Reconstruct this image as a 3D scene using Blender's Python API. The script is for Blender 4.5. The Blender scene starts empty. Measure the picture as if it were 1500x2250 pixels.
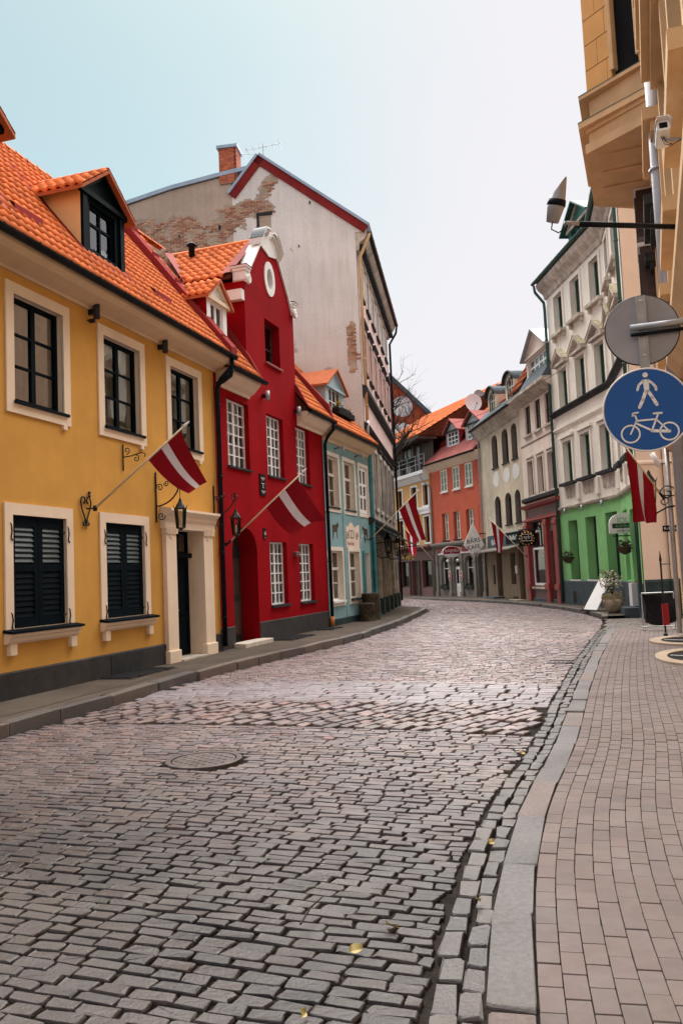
import bpy, bmesh, math, random
from mathutils import Vector, Matrix, noise
R = math.radians
scene = bpy.context.scene
COL = scene.collection
rnd = random.Random(7)

# ---------------------------------------------------------------- camera
cam_d = bpy.data.cameras.new('camera'); cam = bpy.data.objects.new('camera', cam_d); COL.objects.link(cam)
PITCH, ROLL, FPX = 4.405, 2.5, 1800.0
cam_d.sensor_fit = 'HORIZONTAL'; cam_d.sensor_width = 36.0; cam_d.lens = 36.0 * FPX / 1500.0
cam_d.clip_start = 0.05; cam_d.clip_end = 2000
cam.matrix_world = (Matrix.Translation((0, 0, 1.75)) @ Matrix.Rotation(R(90 + PITCH), 4, 'X')
                    @ Matrix.Rotation(R(-ROLL), 4, 'Z'))
scene.camera = cam

# ---------------------------------------------------------------- sky and sun
SUN_EL, SUN_AZ = 62.0, 8.0      # azimuth clockwise from +Y
world = bpy.data.worlds.new('World'); scene.world = world; world.use_nodes = True
wn, wl = world.node_tree.nodes, world.node_tree.links
wn.clear()
def N(t, **k):
    n = wn.new(t)
    for a, b in k.items(): setattr(n, a, b)
    return n
sky = N('ShaderNodeTexSky', sky_type='NISHITA', sun_disc=False)
sky.sun_elevation = R(SUN_EL); sky.sun_rotation = R(SUN_AZ); sky.air_density = 1.0; sky.dust_density = 1.0; sky.ozone_density = 1.5
tc = N('ShaderNodeTexCoord')
# broken overcast: white cloud with one wide thin patch where blue shows through
dot = N('ShaderNodeVectorMath', operation='DOT_PRODUCT'); dot.inputs[1].default_value = Vector((-0.62, 0.66, 0.52)).normalized()
nrm = N('ShaderNodeVectorMath', operation='NORMALIZE'); wl.new(tc.outputs['Generated'], nrm.inputs[0]); wl.new(nrm.outputs[0], dot.inputs[0])
nz = N('ShaderNodeTexNoise'); nz.inputs['Scale'].default_value = 2.4; nz.inputs['Detail'].default_value = 6; nz.inputs['Roughness'].default_value = 0.55
wl.new(nrm.outputs[0], nz.inputs['Vector'])
ad = N('ShaderNodeMath', operation='MULTIPLY_ADD'); ad.inputs[1].default_value = 0.16
wl.new(nz.outputs['Fac'], ad.inputs[0]); wl.new(dot.outputs['Value'], ad.inputs[2])
mr = N('ShaderNodeMapRange', interpolation_type='SMOOTHSTEP')
mr.inputs['From Min'].default_value = 0.72; mr.inputs['From Max'].default_value = 1.02
mr.inputs['To Min'].default_value = 1.0; mr.inputs['To Max'].default_value = 0.24
wl.new(ad.outputs[0], mr.inputs['Value'])
tint = N('ShaderNodeMix', data_type='RGBA', blend_type='MULTIPLY'); tint.inputs['Factor'].default_value = 1.0
wl.new(sky.outputs['Color'], tint.inputs['A']); tint.inputs['B'].default_value = (.60, .68, .48, 1)
mx = N('ShaderNodeMix', data_type='RGBA')
wl.new(mr.outputs[0], mx.inputs['Factor']); wl.new(tint.outputs['Result'], mx.inputs['A'])
mx.inputs['B'].default_value = (3.22, 3.17, 3.30, 1)
bg = N('ShaderNodeBackground'); bg.inputs['Strength'].default_value = 0.075
wl.new(mx.outputs['Result'], bg.inputs['Color'])
wo = N('ShaderNodeOutputWorld'); wl.new(bg.outputs[0], wo.inputs['Surface'])

sun_d = bpy.data.lights.new('sun', 'SUN'); sun_d.energy = 2.6; sun_d.angle = R(80); sun_d.color = (1.0, 0.96, 0.90)
sun = bpy.data.objects.new('sun', sun_d); COL.objects.link(sun)
sv = Vector((math.sin(R(SUN_AZ)) * math.cos(R(SUN_EL)), math.cos(R(SUN_AZ)) * math.cos(R(SUN_EL)), math.sin(R(SUN_EL))))
sun.rotation_euler = sv.to_track_quat('Z', 'Y').to_euler()

vs = scene.view_settings
vs.view_transform = 'Standard'; vs.look = 'None'; vs.gamma = 1.0; vs.exposure = 1.9; vs.use_curve_mapping = False
scene.render.engine = 'CYCLES'
scene.render.resolution_x, scene.render.resolution_y = 682, 1024
scene.cycles.max_bounces = 5; scene.cycles.diffuse_bounces = 3; scene.cycles.glossy_bounces = 3; scene.cycles.transparent_max_bounces = 8

# ---------------------------------------------------------------- materials
def newmat(name):
    m = bpy.data.materials.new(name); m.use_nodes = True
    nt = m.node_tree; nt.nodes.clear()
    out = nt.nodes.new('ShaderNodeOutputMaterial'); b = nt.nodes.new('ShaderNodeBsdfPrincipled')
    nt.links.new(b.outputs[0], out.inputs['Surface'])
    return m, nt, b
def mixc(nt, fac, a, b, mode='MIX'):
    n = nt.nodes.new('ShaderNodeMix'); n.data_type = 'RGBA'; n.blend_type = mode
    for s, v in (('Factor', fac), ('A', a), ('B', b)):
        if isinstance(v, bpy.types.NodeSocket): nt.links.new(v, n.inputs[s])
        elif isinstance(v, (int, float)): n.inputs[s].default_value = v
        else: n.inputs[s].default_value = (*v, 1)
    return n.outputs['Result']
def noi(nt, scale, detail=4, rough=.55, stretch=None, coord='pos'):
    n = nt.nodes.new('ShaderNodeTexNoise'); n.inputs['Scale'].default_value = scale
    n.inputs['Detail'].default_value = detail; n.inputs['Roughness'].default_value = rough
    if coord == 'pos': src = nt.nodes.new('ShaderNodeNewGeometry').outputs['Position']
    else: src = nt.nodes.new('ShaderNodeTexCoord').outputs['Object']
    if stretch:
        mp = nt.nodes.new('ShaderNodeMapping'); mp.inputs['Scale'].default_value = stretch
        nt.links.new(src, mp.inputs['Vector']); src = mp.outputs[0]
    nt.links.new(src, n.inputs['Vector'])
    return n.outputs['Fac']
def ramp(nt, fac, lo, hi, a=0.0, b=1.0):
    n = nt.nodes.new('ShaderNodeMapRange'); nt.links.new(fac, n.inputs['Value'])
    n.inputs['From Min'].default_value = lo; n.inputs['From Max'].default_value = hi
    n.inputs['To Min'].default_value = a; n.inputs['To Max'].default_value = b
    return n.outputs[0]
def bump(nt, b, h, strength, dist=.01):
    n = nt.nodes.new('ShaderNodeBump'); n.inputs['Strength'].default_value = strength; n.inputs['Distance'].default_value = dist
    nt.links.new(h, n.inputs['Height']); nt.links.new(n.outputs[0], b.inputs['Normal'])
def M(name, c, rough=.7, var=.18, scale=2.0, bmp=.25, bscale=60, streak=0, streakc=None, metal=0, spec=.4, spots=None, coord='pos', bdist=.006):
    if rough >= .8: spec = .04
    """general surface: blotchy colour, optional vertical streaks and worn spots, fine bump"""
    m, nt, b = newmat(name)
    lo = tuple(max(0, x * (1 - var)) for x in c); hi = tuple(min(1, x * (1 + var)) for x in c)
    col = mixc(nt, ramp(nt, noi(nt, scale, 6, .6, coord=coord), .3, .7), lo, hi)
    big = ramp(nt, noi(nt, scale * .22, 3, .5, coord=coord), .35, .65, 1 - var * .7, 1 + var * .5)
    sv__ = nt.nodes.new('ShaderNodeVectorMath'); sv__.operation = 'SCALE'; nt.links.new(col, sv__.inputs[0]); nt.links.new(big, sv__.inputs['Scale']); col = sv__.outputs[0]
    if streak:
        sc = streakc or tuple(x * .45 for x in c)
        f = ramp(nt, noi(nt, 1.0, 5, .65, (5, 5, .35)), .48, .75, 0, streak)
        col = mixc(nt, f, col, sc)
    if spots:
        for (sc_, th, cc) in spots:
            f = ramp(nt, noi(nt, sc_, 8, .65), th, th + .03)
            col = mixc(nt, f, col, cc)
    if isinstance(col, bpy.types.NodeSocket): nt.links.new(col, b.inputs['Base Color'])
    b.inputs['Roughness'].default_value = rough; b.inputs['Metallic'].default_value = metal
    b.inputs['Specular IOR Level'].default_value = spec
    if bmp: bump(nt, b, noi(nt, bscale, 4, .6, coord=coord), bmp, bdist)
    return m
def attr_mat(name, rough, bscale, bmp, var=.25, nscale=14, bdist=.006):
    m, nt, b = newmat(name)
    a = nt.nodes.new('ShaderNodeAttribute'); a.attribute_name = 'Col'
    f = ramp(nt, noi(nt, nscale, 6, .65), .3, .7, 1 - var, 1 + var)
    mul = nt.nodes.new('ShaderNodeVectorMath'); mul.operation = 'SCALE'
    nt.links.new(a.outputs['Color'], mul.inputs[0]); nt.links.new(f, mul.inputs['Scale'])
    fine = ramp(nt, noi(nt, 220, 2, .6), .62, .75, 0, .35)
    col = mixc(nt, fine, mul.outputs[0], (.24, .20, .19))
    blot = ramp(nt, noi(nt, .8, 5, .6), .42, .72, 0, .30)
    col = mixc(nt, blot, col, (.17, .135, .115))
    nt.links.new(col, b.inputs['Base Color'])
    rr = ramp(nt, noi(nt, 1.7, 4, .6), .3, .7, rough - .14, rough + .12); nt.links.new(rr, b.inputs['Roughness'])
    bump(nt, b, noi(nt, bscale, 5, .65), bmp, bdist)
    return m
def glass(name, tint=(1, 1, 1), fac=.22):
    m = bpy.data.materials.new(name); m.use_nodes = True; nt = m.node_tree; nt.nodes.clear()
    out = nt.nodes.new('ShaderNodeOutputMaterial'); mixs = nt.nodes.new('ShaderNodeMixShader')
    t = nt.nodes.new('ShaderNodeBsdfTransparent'); t.inputs[0].default_value = (*tint, 1)
    g = nt.nodes.new('ShaderNodeBsdfGlossy'); g.inputs['Roughness'].default_value = .015
    lw = nt.nodes.new('ShaderNodeLayerWeight'); lw.inputs['Blend'].default_value = fac
    bn = nt.nodes.new('ShaderNodeBump'); bn.inputs['Strength'].default_value = .06; bn.inputs['Distance'].default_value = .02
    nt.links.new(noi(nt, 2.2, 1), bn.inputs['Height']); nt.links.new(bn.outputs[0], g.inputs['Normal'])
    nt.links.new(lw.outputs['Fresnel'], mixs.inputs[0]); nt.links.new(t.outputs[0], mixs.inputs[1]); nt.links.new(g.outputs[0], mixs.inputs[2])
    nt.links.new(mixs.outputs[0], out.inputs['Surface'])
    return m
def tile_mat(name, c):
    m, nt, b = newmat(name)
    oi = nt.nodes.new('ShaderNodeObjectInfo')
    r1 = ramp(nt, oi.outputs['Random'], 0, 1, .78, 1.15)
    f = ramp(nt, noi(nt, 6, 5, .65), .3, .7, .8, 1.15)
    mu = nt.nodes.new('ShaderNodeMath'); mu.operation = 'MULTIPLY'; nt.links.new(r1, mu.inputs[0]); nt.links.new(f, mu.inputs[1])
    s = nt.nodes.new('ShaderNodeVectorMath'); s.operation = 'SCALE'; s.inputs[0].default_value = c
    nt.links.new(mu.outputs[0], s.inputs['Scale'])
    lich = ramp(nt, noi(nt, 3.3, 8, .7), .60, .70, 0, .45)
    col = mixc(nt, lich, s.outputs[0], (c[0] * .38, c[1] * .5, c[2] * .9))
    nt.links.new(col, b.inputs['Base Color']); b.inputs['Roughness'].default_value = .8; b.inputs['Specular IOR Level'].default_value = .2
    bump(nt, b, noi(nt, 70, 4, .6), .25, .005)
    return m

m_yellow = M('yellow_render', (0.62, 0.33, 0.082), .85, .09, 1.2, .5, 130, .16, (.42, .22, .05))
m_cream = M('cream_render', (0.8, 0.65, 0.5), .8, .06, 2, .35, 120)
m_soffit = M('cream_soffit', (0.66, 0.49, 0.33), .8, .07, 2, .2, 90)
m_plinth = M('dark_plinth', (.030, .026, .026), .75, .3, 4, .5, 50, .3, (.06, .052, .05))
m_navy = M('navy_paint', (0.0018, 0.006, 0.01), .60, .25, 5, .15, 90, spec=.05)
m_slat_lit = M('navy_slat_lit', (.034, .05, .058), .5, .2, 8, 0)  # lighter navy for the upper slats, their highlight painted into the colour
m_black = M('black_iron', (.012, .012, .014), .45, .3, 20, .4, 120, metal=.3)
m_gutter = M('dark_gutter_metal', (.014, .017, .022), .38, .3, 6, .1, 50, metal=.4, spec=.05)
m_blind = M('grey_blind_cloth', (0.7, 0.72, 0.68), .9, .12, 5, .1, 60)
m_sheer = M('sheer_curtain', (.34, .38, .37), .95, .45, 3.5, .1, 60)
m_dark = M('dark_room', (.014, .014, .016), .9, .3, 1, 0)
m_glass = glass('window_glass', (1, 1, 1), .64)
m_glass_d = glass('dim_window_glass', (.75, .8, .82), .56)
m_tile = tile_mat('orange_clay_tile', (0.8, 0.22, 0.072))
m_tile_old = tile_mat('weathered_clay_tile', (.42, .115, .045))
m_roofu = M('roof_underlay', (.10, .025, .012), .9, .3, 3, 0)
m_redmetal = M('red_sheet_metal', (.24, .030, .030), .8, .14, 2.5, .08, 12)
m_pinkmetal = M('faded_red_sheet_metal', (.33, .115, .105), .8, .15, 2.5, .08, 12)
m_red = M('red_render', (0.29, 0.0045, 0.009), .82, .14, 1.0, .5, 120, .22, (.26, .010, .016))
m_white = M('white_paint', (0.84, 0.83, 0.83), .5, .05, 6, .1, 80)
m_stucco = M('white_stucco', (0.8, 0.78, 0.76), .7, .08, 5, .4, 50)
m_teal = M('teal_render', (0.235, 0.375, 0.4), .8, .12, 1.6, .5, 80, .3, (.10, .24, .26), spots=[(2.3, .63, (.62, .60, .54)), (7.0, .68, (.06, .17, .18))])
m_teal_d = M('deep_teal_paint', (.045, .20, .22), .6, .25, 4, .3, 60, spots=[(5.0, .66, (.42, .45, .42))])
m_paleblue = M('pale_blue_boards', (0.38, 0.5, 0.58), .7, .1, 3, .3, 60, .2, (.26, .34, .38))
m_frame = M('cream_window_paint', (0.78, 0.7, 0.6), .6, .08, 5, .15, 70)
m_gable = M('old_beige_plaster', (0.76, 0.73, 0.7), .9, .13, .45, .6, 16, .35, (.47, .41, .35), spots=[(.8, .64, (.50, .45, .40)), (3.0, .72, (.42, .37, .32))], bdist=.03)
m_gable_l = M('grey_brown_plaster', (0.5, 0.4, 0.32), .9, .14, .8, .6, 16, .3, (.30, .23, .18), bdist=.03)
m_mortar = M('exposed_mortar', (0.46, 0.37, 0.29), .95, .22, 4, .8, 30, bdist=.02)
m_brick = attr_mat('old_brick', .85, 60, .6, .3, 9)
m_pink = M('pink_render', (0.74, 0.55, 0.52), .85, .10, 1.3, .4, 60, .45, (.40, .30, .27))
m_sooty = M('sooty_grey_render', (0.42, 0.38, 0.35), .88, .3, 1.2, .5, 50, .75, (.10, .095, .09))
m_dkmould = M('dark_moulding', (.040, .042, .044), .6, .3, 5, .3, 60, spec=.05)
m_greenblk = M('blackish_green_paint', (.035, .065, .060), .5, .35, 4, .3, 60, .5, (.10, .12, .11))
m_setts = attr_mat('granite_sett', .40, 38, .8, .20, 14, .010)
m_kerb = attr_mat('granite_kerb', .66, 90, .8, .3, 30)
m_paver = attr_mat('concrete_paver', .80, 160, .45, .10, 12, .004)
m_joint = M('joint_dirt', (0.03, 0.025, 0.022), .95, .4, 9, .8, 40, bdist=.02, spots=[(1.6, .60, (.040, .031, .025)), (2.9, .66, (.020, .026, .012))])
m_asph = M('worn_pavement', (0.105, 0.085, 0.07), .85, .16, 1.4, .5, 110, spots=[(5, .70, (.27, .24, .22))])
m_iron = M('cast_iron_cover', (.11, .090, .088), .5, .3, 9, .6, 60, metal=.5)
m_steel = M('galvanised_steel', (.42, .43, .45), .42, .14, 9, .15, 80, metal=.6)
m_greymetal = M('grey_painted_metal', (0.34, 0.335, 0.36), .4, .1, 5, .1, 60, metal=.2)
m_bluesign = M('blue_sign_enamel', (.008, .095, .36), .3, .06, 3, 0)
m_ochre = M('ochre_render', (0.7, 0.385, 0.15), .82, .10, 1.5, .4, 80, .15, (.45, .27, .10))
m_ochre_d = M('ochre_stone', (0.66, 0.45, 0.26), .8, .12, 2, .4, 60, .15, (.40, .25, .12))
m_creamwall = M('pale_cream_render', (0.82, 0.66, 0.55), .85, .06, 1.2, .4, 90, .12, (.60, .44, .30))
m_greenpl = M('dark_green_plinth', (.018, .042, .046), .7, .3, 3, .5, 50, spots=[(2.6, .66, (.50, .50, .47))])
m_ltgreen = M('bright_green_render', (0.25, 0.54, 0.22), .8, .09, 1.4, .4, 80, .15, (.16, .36, .10))
m_pale = M('pale_cream_stucco', (0.86, 0.81, 0.72), .85, .07, 1.0, .4, 70, .40, (.52, .43, .35), spots=[(1.9, .66, (.70, .62, .60))])
m_palemould = M('grey_stone_moulding', (0.56, 0.49, 0.42), .85, .3, 3, .5, 40, .5, (.16, .14, .12))
m_moss = M('mossy_stone', (.44, .40, .27), .9, .3, 5, .6, 40)
m_greenw = M('green_window_paint', (.020, .115, .085), .5, .25, 5, .2, 60)
m_greenpipe = M('dark_green_pipe', (.020, .075, .062), .45, .2, 5, .1, 60)
m_slate = M('bluish_plinth', (.090, .110, .125), .8, .2, 2, .4, 60)
m_rust = M('rust_orange_render', (0.6, 0.14, 0.085), .85, .08, 1.0, .4, 80, .18, (.33, .075, .045))
m_beige = M('old_olive_plaster', (0.66, 0.56, 0.44), .9, .15, 1.1, .6, 40, .5, (.26, .22, .15), bdist=.02)
m_whitepatch = M('white_lime_patch', (.76, .72, .70), .9, .06, 6, .5, 40)
m_rose = M('rose_beige_render', (0.8, 0.68, 0.6), .85, .07, 1.2, .3, 80, .35, (.47, .37, .32))
m_redshop = M('red_shop_paint', (.32, .042, .040), .5, .12, 3, .15, 60)
m_maroon = M('maroon_shop_paint', (.17, .075, .070), .55, .15, 3, .15, 60)
m_greyshop = M('taupe_shop_render', (.235, .21, .185), .8, .12, 2, .4, 60)
m_brownwall = M('brown_shop_render', (.25, .185, .13), .85, .12, 2, .4, 60)
m_wood = M('dark_stained_wood', (.060, .034, .026), .6, .35, 4, .3, 60)
m_polewood = M('pale_pole_wood', (.62, .50, .34), .6, .12, 9, .15, 80)
m_flagred = M('carmine_flag_cloth', (.27, .010, .018), .8, .08, 4, .15, 200)
m_flagwhite = M('white_flag_cloth', (.74, .72, .78), .8, .05, 4, .15, 200)
m_bark = M('dark_bark', (.055, .045, .042), .9, .3, 20, .5, 60)
m_stump = M('rough_stump_bark', (.060, .046, .032), .95, .5, 14, 1.0, 30, bdist=.03)
m_leaf = M('dark_leaf', (.035, .065, .028), .7, .5, 9, 0)
m_yflower = M('yellow_petals', (.75, .52, .02), .7, .2, 9, 0)
m_yleaf = M('yellow_leaf', (.42, .34, .13), .6, .25, 30, .3, 60)
m_gold = M('gold_lettering', (.62, .36, .05), .4, .1, 9, 0, metal=.3)
m_stonerim = M('sandstone_rim', (.40, .325, .25), .85, .12, 6, .5, 60)
m_mat = M('black_rubber', (.016, .016, .018), .7, .3, 10, .4, 150, spec=.05)
m_redsign = M('red_sign_face', (.30, .012, .020), .4, .1, 4, 0)
m_lamp = M('milk_glass', (.85, .84, .80), .3, .03, 4, 0)
m_lantglass = glass('lantern_glass', (.85, .80, .72), .25)
m_clay = M('terracotta', (.50, .20, .09), .8, .2, 6, .4, 60)
m_cheek = M('ochre_cream_render', (.78, .54, .27), .85, .06, 1.2, .4, 90)
m_bluecap = M('blue_grey_zinc', (.33, .42, .52), .45, .1, 3, .1, 30, metal=.3)

# ---------------------------------------------------------------- mesh helpers
class MB:
    def __init__(s): s.v = []; s.f = []; s.m = []; s.mi = 0; s.c = None
    def add(s, vs, fs):
        o = len(s.v); s.v += [tuple(p) for p in vs]
        for f in fs: s.f.append(tuple(i + o for i in f)); s.m.append(s.mi)
        return s
    def box(s, x0, x1, y0, y1, z0, z1):
        return s.add([(x0, y0, z0), (x1, y0, z0), (x1, y1, z0), (x0, y1, z0), (x0, y0, z1), (x1, y0, z1), (x1, y1, z1), (x0, y1, z1)],
                     [(3, 2, 1, 0), (4, 5, 6, 7), (0, 1, 5, 4), (1, 2, 6, 5), (2, 3, 7, 6), (3, 0, 4, 7)])
    def prism(s, poly, ax, a0, a1):
        n = len(poly)
        def mk(p, a): return (a, p[0], p[1]) if ax == 'x' else ((p[0], a, p[1]) if ax == 'y' else (p[0], p[1], a))
        vs = [mk(p, a0) for p in poly] + [mk(p, a1) for p in poly]
        fs = [tuple(range(n)), tuple(range(2 * n - 1, n - 1, -1))] + [(i, (i + 1) % n, n + (i + 1) % n, n + i)[::-1] for i in range(n)]
        return s.add(vs, fs)
    def quad(s, a, b, c, d): return s.add([a, b, c, d], [(0, 1, 2, 3)])
    def tube(s, pts, r, n=8, closed=False, caps=True):
        pts = [Vector(p) for p in pts]; k = len(pts)
        rs = r if isinstance(r, (list, tuple)) else [r] * k
        vs = []; up = None
        for i, p in enumerate(pts):
            a = pts[i - 1] if (i or closed) else p; b = pts[(i + 1) % k] if (i < k - 1 or closed) else p
            t = (b - a)
            if t.length < 1e-9: t = Vector((0, 0, 1))
            t.normalize()
            if up is None:
                up = t.orthogonal().normalized()
            up = (up - t * up.dot(t))
            if up.length < 1e-6: up = t.orthogonal()
            up.normalize(); w = t.cross(up)
            vs += [p + (up * math.cos(2 * math.pi * j / n) + w * math.sin(2 * math.pi * j / n)) * rs[i] for j in range(n)]
        fs = []
        for i in range(k if closed else k - 1):
            i2 = (i + 1) % k
            fs += [(i * n + j, i * n + (j + 1) % n, i2 * n + (j + 1) % n, i2 * n + j) for j in range(n)]
        if caps and not closed: fs += [tuple(range(n))[::-1], tuple(range((k - 1) * n, k * n))]
        return s.add(vs, fs)
    def lathe(s, prof, c=(0, 0, 0), n=16):
        vs = []; fs = []
        for r, z in prof: vs += [(c[0] + r * math.cos(2 * math.pi * j / n), c[1] + r * math.sin(2 * math.pi * j / n), c[2] + z) for j in range(n)]
        for i in range(len(prof) - 1): fs += [(i * n + j, i * n + (j + 1) % n, (i + 1) * n + (j + 1) % n, (i + 1) * n + j) for j in range(n)]
        fs += [tuple(range(n))[::-1], tuple(range((len(prof) - 1) * n, len(prof) * n))]
        return s.add(vs, fs)
    def disc(s, c, r, y0, y1, n=32, rz=None):     # disc in xz, thickness along y
        rz = rz or r
        return s.prism([(c[0] + r * math.cos(2 * math.pi * i / n), c[1] + rz * math.sin(2 * math.pi * i / n)) for i in range(n)], 'y', y0, y1)
    def mesh(s, name, mats, smooth=False, cols=None):
        me = bpy.data.meshes.new(name); me.from_pydata(s.v, [], s.f)
        for m in (mats if isinstance(mats, (list, tuple)) else [mats]): me.materials.append(m)
        if any(s.m): me.polygons.foreach_set('material_index', s.m)
        if smooth: me.polygons.foreach_set('use_smooth', [True] * len(s.f))
        if cols is not None:
            a = me.color_attributes.new('Col', 'FLOAT_COLOR', 'POINT')
            a.data.foreach_set('color', [x for c in cols for x in (c[0], c[1], c[2], 1)])
        me.update(); return me
    def build(s, name, mats, parent=None, smooth=False, loc=None, bev=0, cols=None):
        o = bpy.data.objects.new(name, s.mesh(name, mats, smooth, cols)); COL.objects.link(o)
        if parent: o.parent = parent
        if loc: o.location = loc
        if bev:
            b = o.modifiers.new('bevel', 'BEVEL'); b.width = bev; b.segments = 2; b.limit_method = 'ANGLE'; b.angle_limit = R(40)
        return o
def inst(name, me, parent=None, loc=(0, 0, 0), rot=(0, 0, 0), sc=None):
    o = bpy.data.objects.new(name, me); COL.objects.link(o); o.location = loc; o.rotation_euler = rot
    if sc: o.scale = sc if isinstance(sc, (tuple, list)) else (sc,) * 3
    if parent: o.parent = parent
    return o
def tag(o, label=None, cat=None, group=None, kind=None):
    for k, v in (('label', label), ('category', cat), ('group', group), ('kind', kind)):
        if v: o[k] = v
    return o
def thing(name, label, cat, loc=(0, 0, 0), rotz=0, group=None, sc=None):
    o = bpy.data.objects.new(name, None); COL.objects.link(o); o.empty_display_size = .2
    o.location = loc; o.rotation_euler = (0, 0, rotz)
    if sc: o.scale = (sc,) * 3
    return tag(o, label, cat, group)
def rect(x0, x1, z0, z1): return [(x0, z0), (x1, z0), (x1, z1), (x0, z1)]
def archp(x0, x1, z0, z1, rise, n=10):
    c = (x0 + x1) / 2; h = (x1 - x0) / 2
    return [(x0, z0), (x1, z0)] + [(c + h * math.cos(math.pi * i / n), z1 - rise + rise * math.sin(math.pi * i / n)) for i in range(n + 1)]
def ell(cx, cz, rx, rz, n=24): return [(cx + rx * math.cos(2 * math.pi * i / n), cz + rz * math.sin(2 * math.pi * i / n)) for i in range(n)]
def filled(outer, holes):
    bm = bmesh.new(); es = []
    for loop in [outer] + list(holes):
        vs = [bm.verts.new((p[0], 0, p[1])) for p in loop]
        es += [bm.edges.new((vs[i], vs[(i + 1) % len(vs)])) for i in range(len(vs))]
    bmesh.ops.triangle_fill(bm, use_beauty=True, use_dissolve=False, edges=es)
    bm.verts.index_update()
    v = [tuple(x.co) for x in bm.verts]; f = []
    for q in bm.faces:
        ids = [x.index for x in q.verts]
        if q.normal.y > 0: ids.reverse()
        f.append(tuple(ids))
    bm.free(); return v, f
def wall(parent, name, mat, outer, holes=(), y=0.0, t=.3, rev=None):
    mb = MB(); v, f = filled(outer, holes)
    mb.add([(a, y, c) for a, b, c in v], f)
    if rev: mb.mi = 1
    for h in holes:
        n = len(h)
        for i in range(n):
            a, b = h[i], h[(i + 1) % n]
            mb.quad((a[0], y, a[1]), (b[0], y, b[1]), (b[0], y + t, b[1]), (a[0], y + t, a[1]))
    return mb.build(name, [mat, rev] if rev else mat, parent)
def shell(parent, x0, x1, z1, d, mat=None, inner=.75, z0=-.05):
    """side and back walls and the dark inside of a house"""
    mb = MB()
    mb.quad((x0, .0, z0), (x0, d, z0), (x0, d, z1), (x0, 0, z1)); mb.quad((x1, .0, z0), (x1, 0, z1), (x1, d, z1), (x1, d, z0))
    mb.quad((x0, d, z0), (x1, d, z0), (x1, d, z1), (x0, d, z1))
    mb.build('rear_wall', mat or m_sooty, parent)
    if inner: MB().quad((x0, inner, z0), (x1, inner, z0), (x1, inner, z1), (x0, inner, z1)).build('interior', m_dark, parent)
def window(parent, x0, x1, z0, z1, y, cols=2, bars=(.5,), fm=None, fw=.06, bw=.03, mull=None, gm=None, curtain=None, name='window', dp=.06, arched=0):
    """frame (part) with every pane a sub-part; bars are heights as fractions; mull = width of the centre post"""
    fm = fm or m_white; gm = gm or m_glass
    mb = MB(); xs = [x0 + fw]; W = (x1 - x0 - 2 * fw)
    edges = [x0 + fw + W * i / cols for i in range(cols + 1)]
    zs = [z0 + fw] + [z0 + fw + (z1 - z0 - 2 * fw) * b for b in bars] + [z1 - fw]
    mb.box(x0, x0 + fw, y, y + dp, z0, z1); mb.box(x1 - fw, x1, y, y + dp, z0, z1)
    mb.box(x0 + fw, x1 - fw, y, y + dp, z0, z0 + fw); mb.box(x0 + fw, x1 - fw, y, y + dp, z1 - fw, z1)
    for i in range(1, cols):
        w = mull if (mull and cols % 2 == 0 and i == cols // 2) else bw
        mb.box(edges[i] - w / 2, edges[i] + w / 2, y + .004, y + dp, z0 + fw, z1 - fw)
    for z in zs[1:-1]: mb.box(x0 + fw, x1 - fw, y + .008, y + dp - .004, z - bw / 2, z + bw / 2)
    if arched:      # spandrels of a round head
        for sx in (0, 1):
            pts = [(x0 if not sx else x1, z1)] + [((x0 + x1) / 2 + (x1 - x0) / 2 * math.cos(math.pi * (i / 8 * .5 + (.5 if not sx else 0))), z1 - arched + arched * math.sin(math.pi * (i / 8 * .5 + (.5 if not sx else 0)))) for i in (range(9) if sx else range(9))]
            mb.prism(pts, 'y', y + .01, y + dp - .01)
    w = mb.build(name, fm, parent)
    for i in range(cols):
        for j in range(len(zs) - 1):
            j0 = rnd.uniform(-.002, .002); j1 = rnd.uniform(-.002, .002)
            MB().quad((edges[i], y + dp * .6 + j0, zs[j]), (edges[i + 1], y + dp * .6 + j1, zs[j]), (edges[i + 1], y + dp * .6 + j1, zs[j + 1]), (edges[i], y + dp * .6 + j0, zs[j + 1])).build('pane', gm, w)
    if curtain:
        n = 14; c = MB()
        for i in range(n):
            a, b = x0 + (x1 - x0) * i / n, x0 + (x1 - x0) * (i + 1) / n
            ya, yb = y + .075 + .012 * (i % 2), y + .075 + .012 * ((i + 1) % 2)
            c.quad((a, ya, z0), (b, yb, z0), (b, yb, z1), (a, ya, z1))
        c.build('curtain', curtain, w)
    return w
def surround(parent, x0, x1, z0, z1, w, mat, proud=.03, bottom=True, name='window_surround'):
    """picture-frame moulding round an opening x0..x1, z0..z1"""
    mb = MB()
    mb.box(x0 - w, x0, -proud, .02, z0 - (w if bottom else 0), z1 + w); mb.box(x1, x1 + w, -proud, .02, z0 - (w if bottom else 0), z1 + w)
    mb.box(x0, x1, -proud, .02, z1, z1 + w)
    if bottom: mb.box(x0, x1, -proud, .02, z0 - w, z0)
    return mb.build(name, mat, parent)
def mould(parent, name, mat, x0, x1, prof):
    """run a (y,z) profile along x"""
    return MB().prism(prof, 'x', x0, x1).build(name, mat, parent)
PENDING = []
def letters(txt, size, mat, parent, loc, rot=(R(90), 0, 0), ext=.004, name='lettering', align='LEFT', sx=1.0):
    """flat lettering; turned from font curves into meshes in one go at the end"""
    o = inst(name, bpy.data.meshes.new(name), parent, loc, rot, (sx, 1, 1))
    PENDING.append((o, txt, size, ext, align, mat)); return o
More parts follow.
